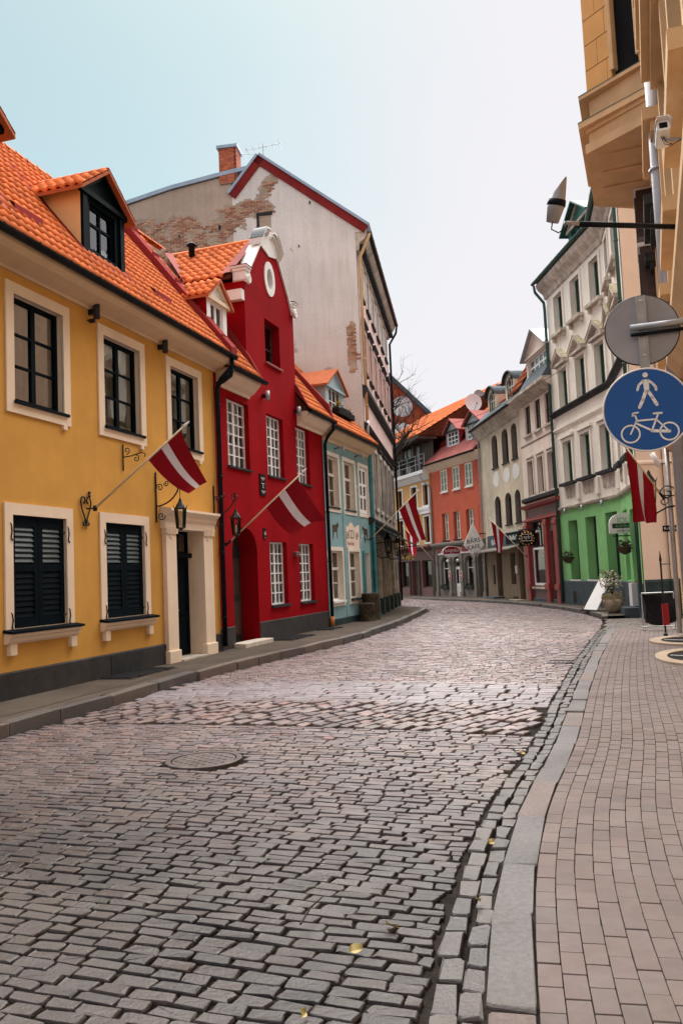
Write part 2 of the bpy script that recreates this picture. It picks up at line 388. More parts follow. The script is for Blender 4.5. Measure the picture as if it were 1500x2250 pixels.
def set_letters():
    tmp = []
    for o, txt, size, ext, align, mat in PENDING:
        cu = bpy.data.curves.new('t', 'FONT'); cu.body = txt; cu.size = size; cu.extrude = ext; cu.align_x = align; cu.resolution_u = 3
        c = bpy.data.objects.new('t', cu); COL.objects.link(c); tmp.append(c)
    dg = bpy.context.evaluated_depsgraph_get()
    for (o, txt, size, ext, align, mat), c in zip(PENDING, tmp):
        me = bpy.data.meshes.new_from_object(c.evaluated_get(dg)); me.materials.clear(); me.materials.append(mat); o.data = me
    for c in tmp: cu = c.data; bpy.data.objects.remove(c); bpy.data.curves.remove(cu)
def facade(p0, ang): return p0, math.atan2(math.cos(R(ang)), math.sin(R(ang)))
def house(name, label, p0, ang, z=0, sc=None, cat='house', group=None):
    return thing(name, label, cat, (p0[0], p0[1], z), facade(p0, ang)[1], group, sc)
def to_world(p0, ang, x, y, z=0):
    a = R(ang); return (p0[0] + math.sin(a) * x - math.cos(a) * y, p0[1] + math.cos(a) * x + math.sin(a) * y, z)
# clay tiles -----------------------------------------------------------------
def tile_mesh(w, l, mat, name):
    mb = MB(); n = 8; top = []; bot = []
    for i in range(n + 1):
        u = i / n; h = .030 * math.sin(2 * math.pi * u - .6) + .040
        top.append((u * w * 1.04, h))
    vs = [(x, 0, h) for x, h in top] + [(x, l * 1.12, h - .012) for x, h in top] + [(x, .012, h - .046) for x, h in top]
    k = n + 1
    fs = [(i, i + 1, k + i + 1, k + i) for i in range(n)] + [(2 * k + i, 2 * k + i + 1, i + 1, i) for i in range(n)]
    mb.add(vs, fs); return mb.mesh(name, mat, True)
def tile_roof(roof, me, x0, x1, e, r, w, l, keep=lambda x, t: True, cap=300, flip=False, order=None):
    """tiles from eave point e=(y,z) up to ridge point r; tiles past the cap are joined"""
    dy, dz = r[0] - e[0], r[1] - e[1]; L = math.hypot(dy, dz); p = math.atan2(dz, dy)
    nr = int(L / l); nc = int((x1 - x0) / w); cells = []
    for i in range(nr):
        for j in range(nc):
            x = x0 + j * w
            if keep(x + w / 2, i * l + l / 2): cells.append((i, j))
    if order: cells.sort(key=lambda c: order(x0 + c[1] * w, c[0] * l))
    rest = MB(); src = [Vector(v.co) for v in me.vertices]; fcs = [tuple(q.vertices) for q in me.polygons]
    for q, (i, j) in enumerate(cells):
        t = i * l; x = x0 + j * w
        loc = (x, e[0] + dy * t / L, e[1] + dz * t / L)
        rot = (p - .035 + rnd.uniform(-.012, .012), rnd.uniform(-.01, .01), rnd.uniform(-.008, .008))
        if q < cap: inst('roof_tile', me, roof, loc, rot)
        else:
            mt = Matrix.Translation(loc) @ Matrix.Rotation(rot[0], 4, 'X')
            rest.add([mt @ v for v in src], fcs)
    if rest.v: tag(rest.build('roof_tiles', me.materials[0], roof, True), kind='stuff')
def ridge_tiles(parent, x0, x1, y, z, mat, w=.33):
    n = max(1, int((x1 - x0) / w)); w = (x1 - x0) / n
    mb = MB()
    for k in range(7):
        a0 = math.pi * k / 7
        a1 = math.pi * (k + 1) / 7
        mb.quad((0, .10 * math.cos(a0), .09 * math.sin(a0)), (w * 1.04, .085 * math.cos(a0), .08 * math.sin(a0)), (w * 1.04, .085 * math.cos(a1), .08 * math.sin(a1)), (0, .10 * math.cos(a1), .09 * math.sin(a1)))
    me = mb.mesh('ridge_tile', mat, True)
    for i in range(n): inst('ridge_tile', me, parent, (x0 + i * w, y, z))
def gutter(parent, x0, x1, y, z, r=.075, mat=None, name='gutter'):
    mb = MB(); n = 8; prof = [(y + r * math.cos(math.pi + math.pi * i / n), z + r * math.sin(math.pi + math.pi * i / n)) for i in range(n + 1)]
    prof += [(y + (r - .012) * math.cos(2 * math.pi - math.pi * i / n), z + .0 + (r - .012) * math.sin(2 * math.pi - math.pi * i / n)) for i in range(n + 1)]
    mb.prism(prof, 'x', x0, x1)
    g = mb.build(name, mat or m_gutter, parent)
    k = int((x1 - x0) / .8)
    for i in range(k):
        x = x0 + .3 + i * .8
        MB().tube([(x, y + r + .01, z + .015), (x, y + r, z - .01), (x, y, z - r - .006), (x, y - r, z - .01), (x, y - r, z + .02)], .009, 5).build('gutter_bracket', mat or m_gutter, g)
    return g
def pipe(parent, pts, r=.05, mat=None, clips=(), name='downpipe'):
    p = MB().tube(pts, r, 12).build(name, mat or m_gutter, parent, True)
    for c in clips:
        MB().lathe([(r * 1.02, -.02), (r * 1.28, -.018), (r * 1.28, .018), (r * 1.02, .02)], c, 12).build('pipe_clip', mat or m_gutter, p, True)
    return p
def spiral(c, r0, r1, turns, a0, ax=('x', 'z'), n=26, sgn=1):
    out = []
    for i in range(n + 1):
        t = i / n; r = r0 + (r1 - r0) * t; a = a0 + sgn * turns * 2 * math.pi * t
        p = [c[0], c[1], c[2]]; p['xyz'.index(ax[0])] += r * math.cos(a); p['xyz'.index(ax[1])] += r * math.sin(a)
        out.append(tuple(p))
    return out
# ================================================================ GROUND
def interp(tab, y):
    if y <= tab[0][1]: (xa, ya), (xb, yb) = tab[0], tab[1]
    elif y >= tab[-1][1]: (xa, ya), (xb, yb) = tab[-2], tab[-1]
    else:
        for (xa, ya), (xb, yb) in zip(tab, tab[1:]):
            if ya <= y <= yb: break
    return xa + (xb - xa) * (y - ya) / (yb - ya)
LK = [(-8.0, 0), (-6.25, 4.6), (-4.25, 10.1), (-3.55, 12.4), (-2.85, 14.8), (-1.95, 17.2), (-.72, 20.1), (.48, 23.1), (1.75, 28), (2.85, 33), (3.75, 37.6), (3.85, 38.6)]
RG = [(-.45, 0), (.23, 3.33), (.39, 4.12), (.60, 5.0), (1.00, 6.3), (1.84, 8.5), (2.88, 11.6), (4.25, 15.5), (5.62, 19.2), (7.0, 22.8), (7.84, 25.25), (8.25, 26.6), (8.64, 29.6), (8.75, 33), (8.65, 36.4), (8.1, 41), (7.2, 45.2), (5.6, 50), (4.2, 55), (2.0, 62)]
def lk(y): return interp(LK, y) if y < 38.6 else -3 - (y - 38.6) * .3
def rg(y): return interp(RG, y)
def camber(x, y):
    a, b = lk(min(y, 38)), rg(y); u = (x - a) / max(.1, (b - a))
    return .055 * (1 - (2 * u - 1) ** 2) + .012 * noise.noise(Vector((x * .5, y * .35, 3))) - .045

ground = MB().quad((-300, -60, -.30), (300, -60, -.30), (300, 500, -.30), (-300, 500, -.30)).build('ground', m_joint); tag(ground, kind='structure')
mb = MB(); ys = [-2 + i * .4 for i in range(165)]; NX = 20
for y in ys:
    a, b = lk(y) - .1, rg(y) + .95
    mb.v += [(a + (b - a) * i / NX, y, camber(a + (b - a) * i / NX, y) - .021) for i in range(NX + 1)]
for j in range(len(ys) - 1):
    for i in range(NX):
        k = j * (NX + 1) + i; mb.f.append((k, k + 1, k + NX + 2, k + NX + 1)); mb.m.append(0)
road = mb.build('road', m_joint, None, True); tag(road, kind='structure')

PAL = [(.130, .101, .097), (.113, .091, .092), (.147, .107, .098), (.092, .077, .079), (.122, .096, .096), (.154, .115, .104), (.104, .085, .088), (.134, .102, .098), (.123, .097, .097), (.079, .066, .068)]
def stone(cx, cy, cz, ux, uy, lx, ly, hi=True, h=.07, dome=.012, tilt=None, rough=1.0, cut=.10, ch=.915):
    """one worn stone; (ux,uy) is its long axis. returns verts, faces"""
    vx, vy = -uy, ux; tilt = tilt or (rnd.uniform(-.025, .025) * rough, rnd.uniform(-.035, .035) * rough)
    a, b = lx / 2, ly / 2
    if hi:
        ca, cb = a * cut * rnd.uniform(.7, 1.6), b * cut * 1.5 * rnd.uniform(.7, 1.6)
        ring = [(-a + ca, -b), (a - ca, -b), (a, -b + cb), (a, b - cb), (a - ca, b), (-a + ca, b), (-a, b - cb), (-a, -b + cb)]
    else: ring = [(-a, -b), (a, -b), (a, b), (-a, b)]
    n = len(ring); vs = []
    jit = [(rnd.uniform(-.014, .014) * rough, rnd.uniform(-.011, .011) * rough) for _ in ring]
    rings = ((1.0, -h, 0), (1.0, -.013, 1), (1 - (1 - ch) * .45, -.004, 1), (ch, 0, 1)) if hi else ((1.0, -h, 0), (1.0, -.008, 1), (ch, 0, 1))
    for (s_, z_, kz) in rings:
        for (p, q), (jx, jy) in zip(ring, jit):
            p = p * s_ + jx; q = q * s_ + jy
            if s_ < 1: q = q * 1.0
            z = cz + z_ + kz * (tilt[0] * p + tilt[1] * q) + (rnd.uniform(-.003, .003) * rough if s_ == ch else 0)
            vs.append((cx + ux * p + vx * q, cy + uy * p + vy * q, z))
    fs = []; K = len(rings) - 1
    for k in range(K): fs += [(k * n + i, k * n + (i + 1) % n, (k + 1) * n + (i + 1) % n, (k + 1) * n + i) for i in range(n)]
    fs.append(tuple(range(K * n, K * n + n)))
    return vs, fs
def shade_tops(o):
    pass
def scatter(stones, parent, one, many, mat, cap=300):
    """stones: (dist, verts, faces, colour). nearest `cap` become parts, the others one joined part"""
    stones.sort(key=lambda s: s[0]); rest = MB(); rc = []
    for i, (d, v, f, c) in enumerate(stones):
        if i < cap:
            o = sum((Vector(p) for p in v), Vector()) / len(v)
            shade_tops(MB().add([Vector(p) - o for p in v], f).build(one, mat, parent, False, loc=o, cols=[c] * len(v)))
        else: rest.add(v, f); rc += [c] * len(v)
    if rest.v:
        o = rest.build(many, mat, parent, False, cols=rc); tag(o, kind='stuff'); shade_tops(o)
def jc(c, k=.16):
    g = rnd.uniform(1 - k, 1 + k); return tuple(x * g * rnd.uniform(.985, 1.015) for x in c)
MH = (-1.44, 8.12)          # manhole centre
def in_view(x, y, m=1.6): return y > 2.2 and -(y * .43 + m) < x < (y * .44 + m)
stones = []
AX = R(19.5); ax_ = (math.sin(AX), math.cos(AX)); tx = (math.cos(AX), -math.sin(AX))
BA, BB, BC = 9.05, 10.75, 12.7    # band of differently laid setts across the street
def place(u, v, lx, ly, along=False, skew=0, gap=.009, col=None, lift=0, rough=.8):
    x = ax_[0] * u + tx[0] * v; y = ax_[1] * u + tx[1] * v
    if not in_view(x, y) or y > 60: return
    if not along:
        over = v + lx / 2 - (rg(y + (lx / 2) * tx[1]) - ax_[0] * u) / tx[0]
        if over > -.02:
            lx2 = lx - over - .012; v -= (lx - lx2) / 2; lx = lx2
            if lx < .06: return
            x = ax_[0] * u + tx[0] * v; y = ax_[1] * u + tx[1] * v
    if x < lk(y) + lx * .45 or x > rg(y) - lx * .40: return
    if math.hypot(x - MH[0], y - MH[1]) < .40: return
    d = math.hypot(x, y); hi = d < 15
    a = math.atan2(tx[1], tx[0]) + (math.pi / 2 if along else 0) + skew + rnd.uniform(-.012, .012)
    c = col or jc(rnd.choice(PAL))
    sheen_ = .26 + 1.75 * min(1, max(0, (u - 4.5) / 7)) + .12 * noise.noise(Vector((x * .3, y * .3, 7)))      # grazing sheen painted into the colour: setts lighten up the street, plus random tone
    c = tuple(k * sheen_ * m for k, m in zip(c, (1.0, .99, 1.04)))
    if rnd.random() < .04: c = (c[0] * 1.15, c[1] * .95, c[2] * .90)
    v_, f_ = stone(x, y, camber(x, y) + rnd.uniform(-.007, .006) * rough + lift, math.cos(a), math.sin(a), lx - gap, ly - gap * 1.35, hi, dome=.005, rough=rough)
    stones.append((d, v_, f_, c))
def wob(v): return .10 * math.sin(v * .9 + 1) + .05 * math.sin(v * 2.3)
u = 2.0
while u < 58:
    rowh = rnd.uniform(.080, .099) if u < 20 else .13
    if BA - .05 < u < BC: u = BC
    v = -16 + rnd.uniform(0, .2)
    while v < 6:
        lx = rnd.uniform(.145, .235) if u < 20 else .23
        x0_ = ax_[0] * u + tx[0] * v
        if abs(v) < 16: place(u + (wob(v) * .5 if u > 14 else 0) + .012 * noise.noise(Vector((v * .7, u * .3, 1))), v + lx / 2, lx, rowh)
        v += lx
    u += rowh
# near band: stones laid along the street, leaning, with open joints; behind it larger smooth ones
v = -12.0
while v < 3:
    wv = rnd.uniform(.135, .17); uu = BA - .10 + rnd.uniform(0, .14)
    while uu < BB:
        l = rnd.uniform(.20, .30)
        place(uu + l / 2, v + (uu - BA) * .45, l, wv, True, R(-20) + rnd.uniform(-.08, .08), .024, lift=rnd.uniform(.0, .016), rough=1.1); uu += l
    v += wv + .012
uu = BB + .05
while uu < BC - .02:
    hh = rnd.uniform(.17, .23); v = -12 + rnd.uniform(0, .3)
    while v < 4:
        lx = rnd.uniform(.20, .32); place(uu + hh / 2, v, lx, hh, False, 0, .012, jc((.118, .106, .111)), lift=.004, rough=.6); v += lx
    uu += hh
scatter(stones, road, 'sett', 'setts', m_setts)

# gutter setts, granite kerb stones and pavers of the right-hand pavement -----------------
def path_pts(tab, y0, y1, n):
    ps = []
    for i in range(n + 1):
        y = y0 + (y1 - y0) * i / n
        ps.append(Vector(((interp(tab, y - .4) + 2 * interp(tab, y) + interp(tab, y + .4)) / 4, y)))
    return ps
class Path:
    def __init__(s, ps):
        s.p = ps; s.l = [0]
        for a, b in zip(ps, ps[1:]): s.l.append(s.l[-1] + (b - a).length)
    def at(s, t, off=0):
        i = 0; t = max(0, min(t, s.l[-1] - 1e-4))
        lo, hi = 0, len(s.l) - 1
        while hi - lo > 1:
            m = (lo + hi) // 2
            if s.l[m] <= t: lo = m
            else: hi = m
        a, b = s.p[lo], s.p[lo + 1]; k = (t - s.l[lo]) / (s.l[lo + 1] - s.l[lo]); d = (b - a).normalized()
        # smooth direction
        q = a + (b - a) * k
        return q.x + d.y * off, q.y - d.x * off, d.x, d.y
P = Path(path_pts(RG, 1.6, 22.4, 60))
pav = MB()
npt = 90
for i in range(npt):
    t0, t1 = P.l[-1] * i / npt, P.l[-1] * (i + 1) / npt
    a0 = P.at(t0, .22); a1 = P.at(t1, .22); b0 = P.at(t0, 2.6); b1 = P.at(t1, 2.6)
    pav.quad((a0[0], a0[1], -.022), (b0[0], b0[1], -.022), (b1[0], b1[1], -.022), (a1[0], a1[1], -.022))
pavement_right = pav.build('pavement_right', m_joint); tag(pavement_right, kind='structure')
st = []
for row, (off, w) in enumerate(((.065, .122), (.185, .108))):
    t = rnd.uniform(0, .1)
    while t < P.l[-1]:
        l = rnd.uniform(.16, .27); x, y, dx, dy = P.at(t + l / 2, off + rnd.uniform(-.012, .012))
        v_, f_ = stone(x, y, -.022 + row * .010 + rnd.uniform(-.006, .006), dx, dy, l - .02, w - .018, y < 15, dome=.016)
        st.append((y, v_, f_, jc(rnd.choice([(.068, .060, .060), (.060, .055, .057), (.078, .065, .061), (.053, .049, .052)])))); t += l
scatter(st, pavement_right, 'gutter_sett', 'gutter_setts', m_setts)
st = []; t = .1; LEN = [.98, .9, .94, .72, 1.06, .95, .5, 1.0]
k = 0
while t < P.l[-1]:
    l = LEN[k % 8] * rnd.uniform(.92, 1.08); k += 1; x, y, dx, dy = P.at(t + l / 2, .342)
    c = [(.118, .108, .111), (.108, .101, .107), (.140, .106, .097), (.116, .106, .110)][k % 4]
    v_, f_ = stone(x, y, .0 + rnd.uniform(-.004, .004), dx, dy, l - .02, .192, True, .12, .003, rough=.9, cut=.05, ch=.965)
    st.append((y, v_, f_, jc(c, .08))); t += l
scatter(st, pavement_right, 'kerb_stone', 'kerb_stones', m_kerb)
st = []
NW = (7.75, 18.9); na = R(200.5)
def wall_n(x, y):      # distance in front of the right-hand building
    return (x - NW[0]) * -.9367 + (y - NW[1]) * .3502
for col in range(18):
    off = .446 + col * .1045 + .052; t = (col % 2) * .105 + rnd.uniform(-.02, .02)
    while t < P.l[-1] - .2:
        x, y, dx, dy = P.at(t + .105, off); t += .209
        if wall_n(x, y) < .02 and y < 19.4: continue
        if not in_view(x, y, 1.0): continue
        c = jc(rnd.choice([(.142, .107, .099), (.136, .105, .099), (.149, .110, .102), (.128, .100, .096), (.140, .107, .102)]), .08)
        v_, f_ = stone(x, y, .004 + rnd.uniform(-.002, .002), dx, dy, .201, .1015, y < 9, .05, .0, rough=.10, cut=.04, ch=.972)
        st.append((y, v_, f_, c))
scatter(st, pavement_right, 'paver', 'pavers', m_paver)

# side street mouth of small setts
ss = MB().quad((7.0, 20.9, -.018), (14, 19.6, -.018), (14, 26.2, -.018), (8.2, 26.6, -.018)).build('side_street', m_joint); tag(ss, kind='structure')
st = []
for i in range(30):
    for j in range(36):
        y = 21.1 + i * .17; x = 6.9 + j * .155 + (i % 2) * .07
        if x < rg(y) + .12 or x > 13: continue
        v_, f_ = stone(x, y, .0 + rnd.uniform(-.006, .006), .98, -.2, .14, .15, False, rough=.8, dome=.02)
        st.append((y, v_, f_, jc(rnd.choice([(.17, .147, .14), (.145, .13, .127), (.19, .157, .147)]))))
scatter(st, ss, 'sett', 'setts', m_setts)

# left pavement: worn slab with a raised granite kerb
def slab(name, outer, z, mat):
    mb = MB(); v, f = filled(outer, [])
    mb.add([(a, c, z) for a, b, c in v], [q[::-1] for q in f]); o = mb.build(name, mat); tag(o, kind='structure'); return o
lk_pts = [(lk(y), y) for y in (2, 4.6, 7.4, 10.1, 12.4, 14.8, 17.2, 20.1, 23.1, 28, 33, 36.5)] + [(3.55, 37.4), (3.62, 38.2), (3.3, 39.2), (2.6, 40.2)]
pl = slab('pavement_left', [(x - .16, y) for x, y in lk_pts] + [(2.4, 43), (.0, 43), (-9, 12), (-12, 2)], .115, m_asph)
PL = Path([Vector(p) for p in lk_pts]); st = []; t = 0
while t < PL.l[-1] - .2:
    l = rnd.uniform(.95, 1.5); x, y, dx, dy = PL.at(t + l / 2, -.085)
    v_, f_ = stone(x, y, .120 + rnd.uniform(-.006, .008), dx, dy, l - .018, .20, True, .22, .004, rough=.8, cut=.05)
    st.append((y, v_, f_, jc(rnd.choice([(.094, .072, .063), (.072, .063, .061), (.110, .080, .066)])))); t += l
scatter(st, pl, 'kerb_stone', 'kerb_stones', m_kerb)
crack = MB()
for off in (-.42, ):
    pts = [PL.at(PL.l[-1] * i / 120, off + .02 * math.sin(i * .9) + rnd.uniform(-.012, .012)) for i in range(121)]
    for a, b in zip(pts, pts[1:]):
        w = .010
        crack.quad((a[0] - w, a[1], .119), (a[0] + w, a[1], .119), (b[0] + w, b[1], .119), (b[0] - w, b[1], .119))
crack.build('joint', m_plinth, pl)
# far pavement along the bend
fk = [(8.30, 26.4), (8.64, 27.4), (8.85, 29.6), (8.95, 33), (8.85, 36.4), (8.3, 41), (7.4, 45.2), (5.8, 50), (4.4, 55), (2.2, 62)]
pf = slab('pavement_far', [(x, y) for x, y in fk] + [(3, 70), (12, 60), (13, 40), (12, 26.2)], .075, m_asph)
PF = Path([Vector(p) for p in fk]); st = []; t = 0
while t < PF.l[-1] - .2:
    l = rnd.uniform(.9, 1.3); x, y, dx, dy = PF.at(t + l / 2, -.05)
    v_, f_ = stone(x, y, .085, dx, dy, l - .03, .20, False, .22, .004, rough=.4)
    st.append((y, v_, f_, jc((.11, .092, .082)))); t += l
scatter(st, pf, 'kerb_stone', 'kerb_stones', m_kerb)
# things lying in the paving
mh = thing('manhole_cover', 'round rusty iron manhole cover set in the cobbles', 'manhole cover', (MH[0], MH[1], camber(*MH) + .004))
cv = MB().lathe([(.02, .008), (.305, .008), (.305, -.03)], (0, 0, 0), 40).build('cover', m_iron, mh)
for i in range(10):
    for j in range(10):
        x, y = -.26 + i * .058, -.26 + j * .058
        if math.hypot(x, y) < .27 and (i + j) % 2 == 0: MB().box(x - .019, x + .019, y - .019, y + .019, .007, .0125).build('tread_block', m_iron, cv)
MB().lathe([(.318, -.03), (.318, .012), (.37, .012), (.37, -.03)], (0, 0, 0), 40).build('rim', m_iron, mh)
dr = thing('drain_grate', 'dark iron street drain sunk beside the right gutter stones', 'drain', (4.05, 15.35, camber(4.05, 15.35) + .01), R(-18))
MB().box(-.36, .36, -.22, -.19, -.03, .012).box(-.36, .36, .19, .22, -.03, .012).box(-.36, -.33, -.19, .19, -.03, .012).box(.33, .36, -.19, .19, -.03, .012).build('frame', m_iron, dr)
for i in range(9): MB().box(-.31 + i * .072, -.275 + i * .072, -.19, .19, -.02, .006).build('bar', m_black, dr)
def hatch(x, y, rot, sx, sy, label):
    h = thing('cellar_hatch', label, 'hatch', (x, y, .12), rot, 'metal cellar hatches on the left pavement')
    MB().box(-sx / 2, sx / 2, -sy / 2, sy / 2, -.005, .022).build('lid', m_mat, h, bev=.004)
    MB().box(-sx / 2 - .04, sx / 2 + .04, -sy / 2 - .04, sy / 2 + .04, -.004, .006).build('frame', m_iron, h)
    for s in (-1, 1): MB().box(s * sx * .3 - .06, s * sx * .3 + .06, -sy / 2 - .03, -sy / 2 + .02, .006, .032).build('hinge', m_black, h)
hatch(-3.82, 15.15, facade(0, 17.3)[1], 1.55, .62, 'large black cellar hatch on pavement beside the yellow house door')
hatch(-1.42, 22.3, facade(0, 18.6)[1], 1.7, .6, 'dark cellar hatch on pavement below the red house windows')
hatch(-.52, 25.4, facade(0, 18.6)[1], 1.1, .5, 'smallest cellar hatch, by the foot of the red house downpipe')
def leaf(px, py, s, rot, lab):
    mb = MB(); n = 9; up = []
    for i in range(n + 1):
        t = i / n; w = .38 * math.sin(math.pi * t ** .8) * s; up.append((t * s - s / 2, w))
    for i in range(n):
        (a, wa), (b, wb) = up[i], up[i + 1]
        mb.quad((a, -wa, .012 * abs(a)), (b, -wb, .012 * abs(b)), (b, 0, .0), (a, 0, .0)); mb.quad((a, 0, 0), (b, 0, 0), (b, wb, .02), (a, wa, .02))
    mb.tube([(-s * .5, 0, .002), (-s * .75, s * .06, .004)], s * .02, 5)
    o = mb.build('fallen_leaf', m_yleaf, None, loc=(px, py, camber(px, py) + .022 if px < rg(py) else .015)); o.rotation_euler = (0.1, -.08, rot)
    tag(o, lab, 'leaf', 'yellow leaves fallen on the street')
leaf(-.02, 4.0, .065, .2, 'largest pale yellow leaf on the cobbles in the foreground')
leaf(-.24, 3.45, .04, 1.2, 'small yellow leaf on cobbles nearest the bottom edge')
leaf(.86, 5.35, .05, .6, 'pale yellow leaf on the gutter stones beside a pink kerb stone')
leaf(.63, 4.45, .045, 2.0, 'tiny yellow leaf between gutter stones and grey kerb stone')
leaf(.16, 4.25, .07, 2.6, 'pale leaf on cobbles just left of the gutter')
leaf(1.63, 8.0, .07, 1.0, 'small leaf on the gutter farther up the street')
o = MB().tube([(-.29, 4.18, .045), (-.25, 4.36, .05), (-.19, 4.52, .042)], [.006, .005, .003], 5).build('twig', m_bark); tag(o, 'thin dark twig lying across cobbles in the foreground', 'twig')
# ================================================================ LEFT SIDE: YELLOW HOUSE
YP, YA = (-5.12, 12.16), 17.3
yh = house('yellow_house', 'mustard yellow house with navy shutters and orange tiled roof, nearest on the left', YP, YA)
XL, XR, EZ = -4.0, 7.5, 6.95
ups = [(-2.06, -.76), (.38, 1.62), (2.82, 4.08), (5.30, 6.56)]
los = [(-2.16, -.86), (.30, 1.62), (2.77, 4.09)]
holes = [rect(a, b, 4.66, 6.38) for a, b in ups] + [rect(a, b, 1.15, 2.89) for a, b in los] + [rect(5.22, 6.46, .10, 2.86)]
wall(yh, 'wall', m_yellow, rect(XL, XR, -.05, EZ), holes, t=.22, rev=m_cream)
shell(yh, XL, XR, EZ, 5.0, m_yellow)
for a, b in ups:
    surround(yh, a, b, 4.66, 6.38, .18, m_cream, .03)
    window(yh, a, b, 4.68, 6.38, .10, 2, (.34, .67), m_navy, .07, .035, .10, m_glass, m_blind)
    MB().box(a - .02, b + .10, -.07, .10, 4.63, 4.675).build('window_sill', m_navy, yh)
    MB().box(b - .05, b + .05, -.05, .0, 4.40, 4.475).build('junction_box', m_cream, yh)
for a, b in los:
    surround(yh, a, b, 1.15, 2.89, .18, m_cream, .03, False)
    mould(yh, 'window_sill', m_navy, a - .22, b + .26, [(.02, 1.105), (-.17, 1.085), (-.17, 1.12), (.02, 1.15)])
    mould(yh, 'sill_moulding', m_cream, a - .20, b + .22, [(.01, 1.105), (-.14, 1.085), (-.14, 1.04), (-.10, 1.02), (-.09, .97), (-.05, .93), (.01, .93)])
    for x in (a - .14, b + .02): MB().box(x, x + .15, -.075, .01, .76, .93).build('sill_bracket', m_cream, yh, bev=.006)
    mid = (a + b) / 2
    for k, (p, q) in enumerate(((a + .008, mid - .004), (mid + .004, b - .008))):
        s = MB(); w = .10
        s.box(p, p + w, .03, .07, 1.16, 2.88); s.box(q - w, q, .03, .07, 1.16, 2.88)
        for z0, z1 in ((1.16, 1.30), (2.02, 2.14), (2.72, 2.88)): s.box(p + w, q - w, .03, .07, z0, z1)
        s.box(p + w, q - w, .055, .065, 1.30, 2.02)
        sh = s.build('shutter', m_navy, yh)
        for i in range(7):
            z = 2.16 + i * .082
            MB().add([(p + w, .034, z), (q - w, .034, z), (q - w, .068, z + .075), (p + w, .068, z + .075), (p + w, .034, z + .010), (q - w, .034, z + .010), (q - w, .068, z + .085), (p + w, .068, z + .085)],
                     [(0, 1, 2, 3), (7, 6, 5, 4), (0, 4, 5, 1), (3, 2, 6, 7)]).build('slat', m_slat_lit if k < 2 else m_navy, sh)
        for i in range(8):
            z = 1.31 + i * .088
            MB().add([(p + w, .036, z), (q - w, .036, z), (q - w, .056, z + .085), (p + w, .056, z + .085)], [(0, 1, 2, 3)]).build('slat', m_navy, sh)
        hx = p - .05 if k == 0 else q + .05
        for z in (1.30, 2.66):
            hg = MB().tube([(hx + (.10 if k == 0 else -.10), .025, z), (hx, .0, z), (hx, -.02, z + .07), (hx - .02, -.03, z + .10)], .012, 6)
            hg.tube([(hx, -.03, z + .08), (hx + .012, -.035, z - .02), (hx - .012, -.035, z - .12), (hx + .02, -.035, z - .17)], .013, 6); hg.build('hinge', m_black, sh)
mould(yh, 'plinth', m_plinth, XL, 4.84, [(.01, -.05), (-.035, -.05), (-.035, .50), (.01, .53)])
mould(yh, 'plinth', m_plinth, 6.92, XR, [(.01, -.05), (-.035, -.05), (-.035, .50), (.01, .53)])
MB().box(2.83, 3.90, -.045, -.034, .02, .47).build('cellar_vent', m_dkmould, yh)
# door and its pilasters
for a, b in ((4.80, 5.22), (6.46, 6.92)):
    MB().box(a, b, -.10, .0, .10, 2.86).build('pilaster', m_cream, yh, bev=.008)
    MB().box(a - .03, b + .03, -.14, .0, .10, .36).build('pilaster_base', m_cream, yh, bev=.01)
    c = MB().box(a - .02, b + .02, -.13, .0, 2.76, 2.92)
    for i in range(6): c.box(a + .03 + i * .06, a + .06 + i * .06, -.142, -.13, 2.80, 2.90)
    c.build('pilaster_capital', m_cream, yh)
    MB().prism([(a + .14, 2.72), (a + .26, 2.72), (a + .20, 2.64)], 'y', -.115, -.10).build('ornament', m_cream, yh)
    MB().quad((b - .001 if a < 5 else a + .001, -.1, .1), (b - .001 if a < 5 else a + .001, .5, .1), (b - .001 if a < 5 else a + .001, .5, 2.86), (b - .001 if a < 5 else a + .001, -.1, 2.86)).build('door_reveal', m_cream, yh)
mould(yh, 'door_entablature', m_cream, 4.74, 7.0, [(.01, 2.86), (-.12, 2.86), (-.12, 3.00), (-.16, 3.06), (-.16, 3.12), (-.27, 3.22), (-.27, 3.27), (.01, 3.32)])
d = MB().box(5.22, 6.46, .30, .36, .12, 2.28); dm = d.build('door', m_navy, yh)
for p, q in ((5.30, 5.80), (5.88, 6.38)):
    for z0, z1 in ((.28, .95), (1.05, 2.15)):
        f = MB().box(p, q, .275, .30, z0, z0 + .05).box(p, q, .275, .30, z1 - .05, z1).box(p, p + .05, .275, .30, z0, z1).box(q - .05, q, .275, .30, z0, z1); f.build('door_panel', m_navy, dm)
MB().tube([(5.84, .29, 1.15), (5.84, .23, 1.15), (5.76, .23, 1.15)], .012, 6).build('door_handle', m_steel, dm)
MB().box(5.20, 6.455, .20, .36, 2.28, 2.38).build('transom_bar', m_navy, yh)
window(yh, 5.22, 6.46, 2.38, 2.86, .30, 3, (), m_navy, .05, .03, None, m_glass_d, None, 'fanlight')
MB().box(5.23, 6.45, -.2, .5, .08, .15).build('door_step', m_palemould, yh)
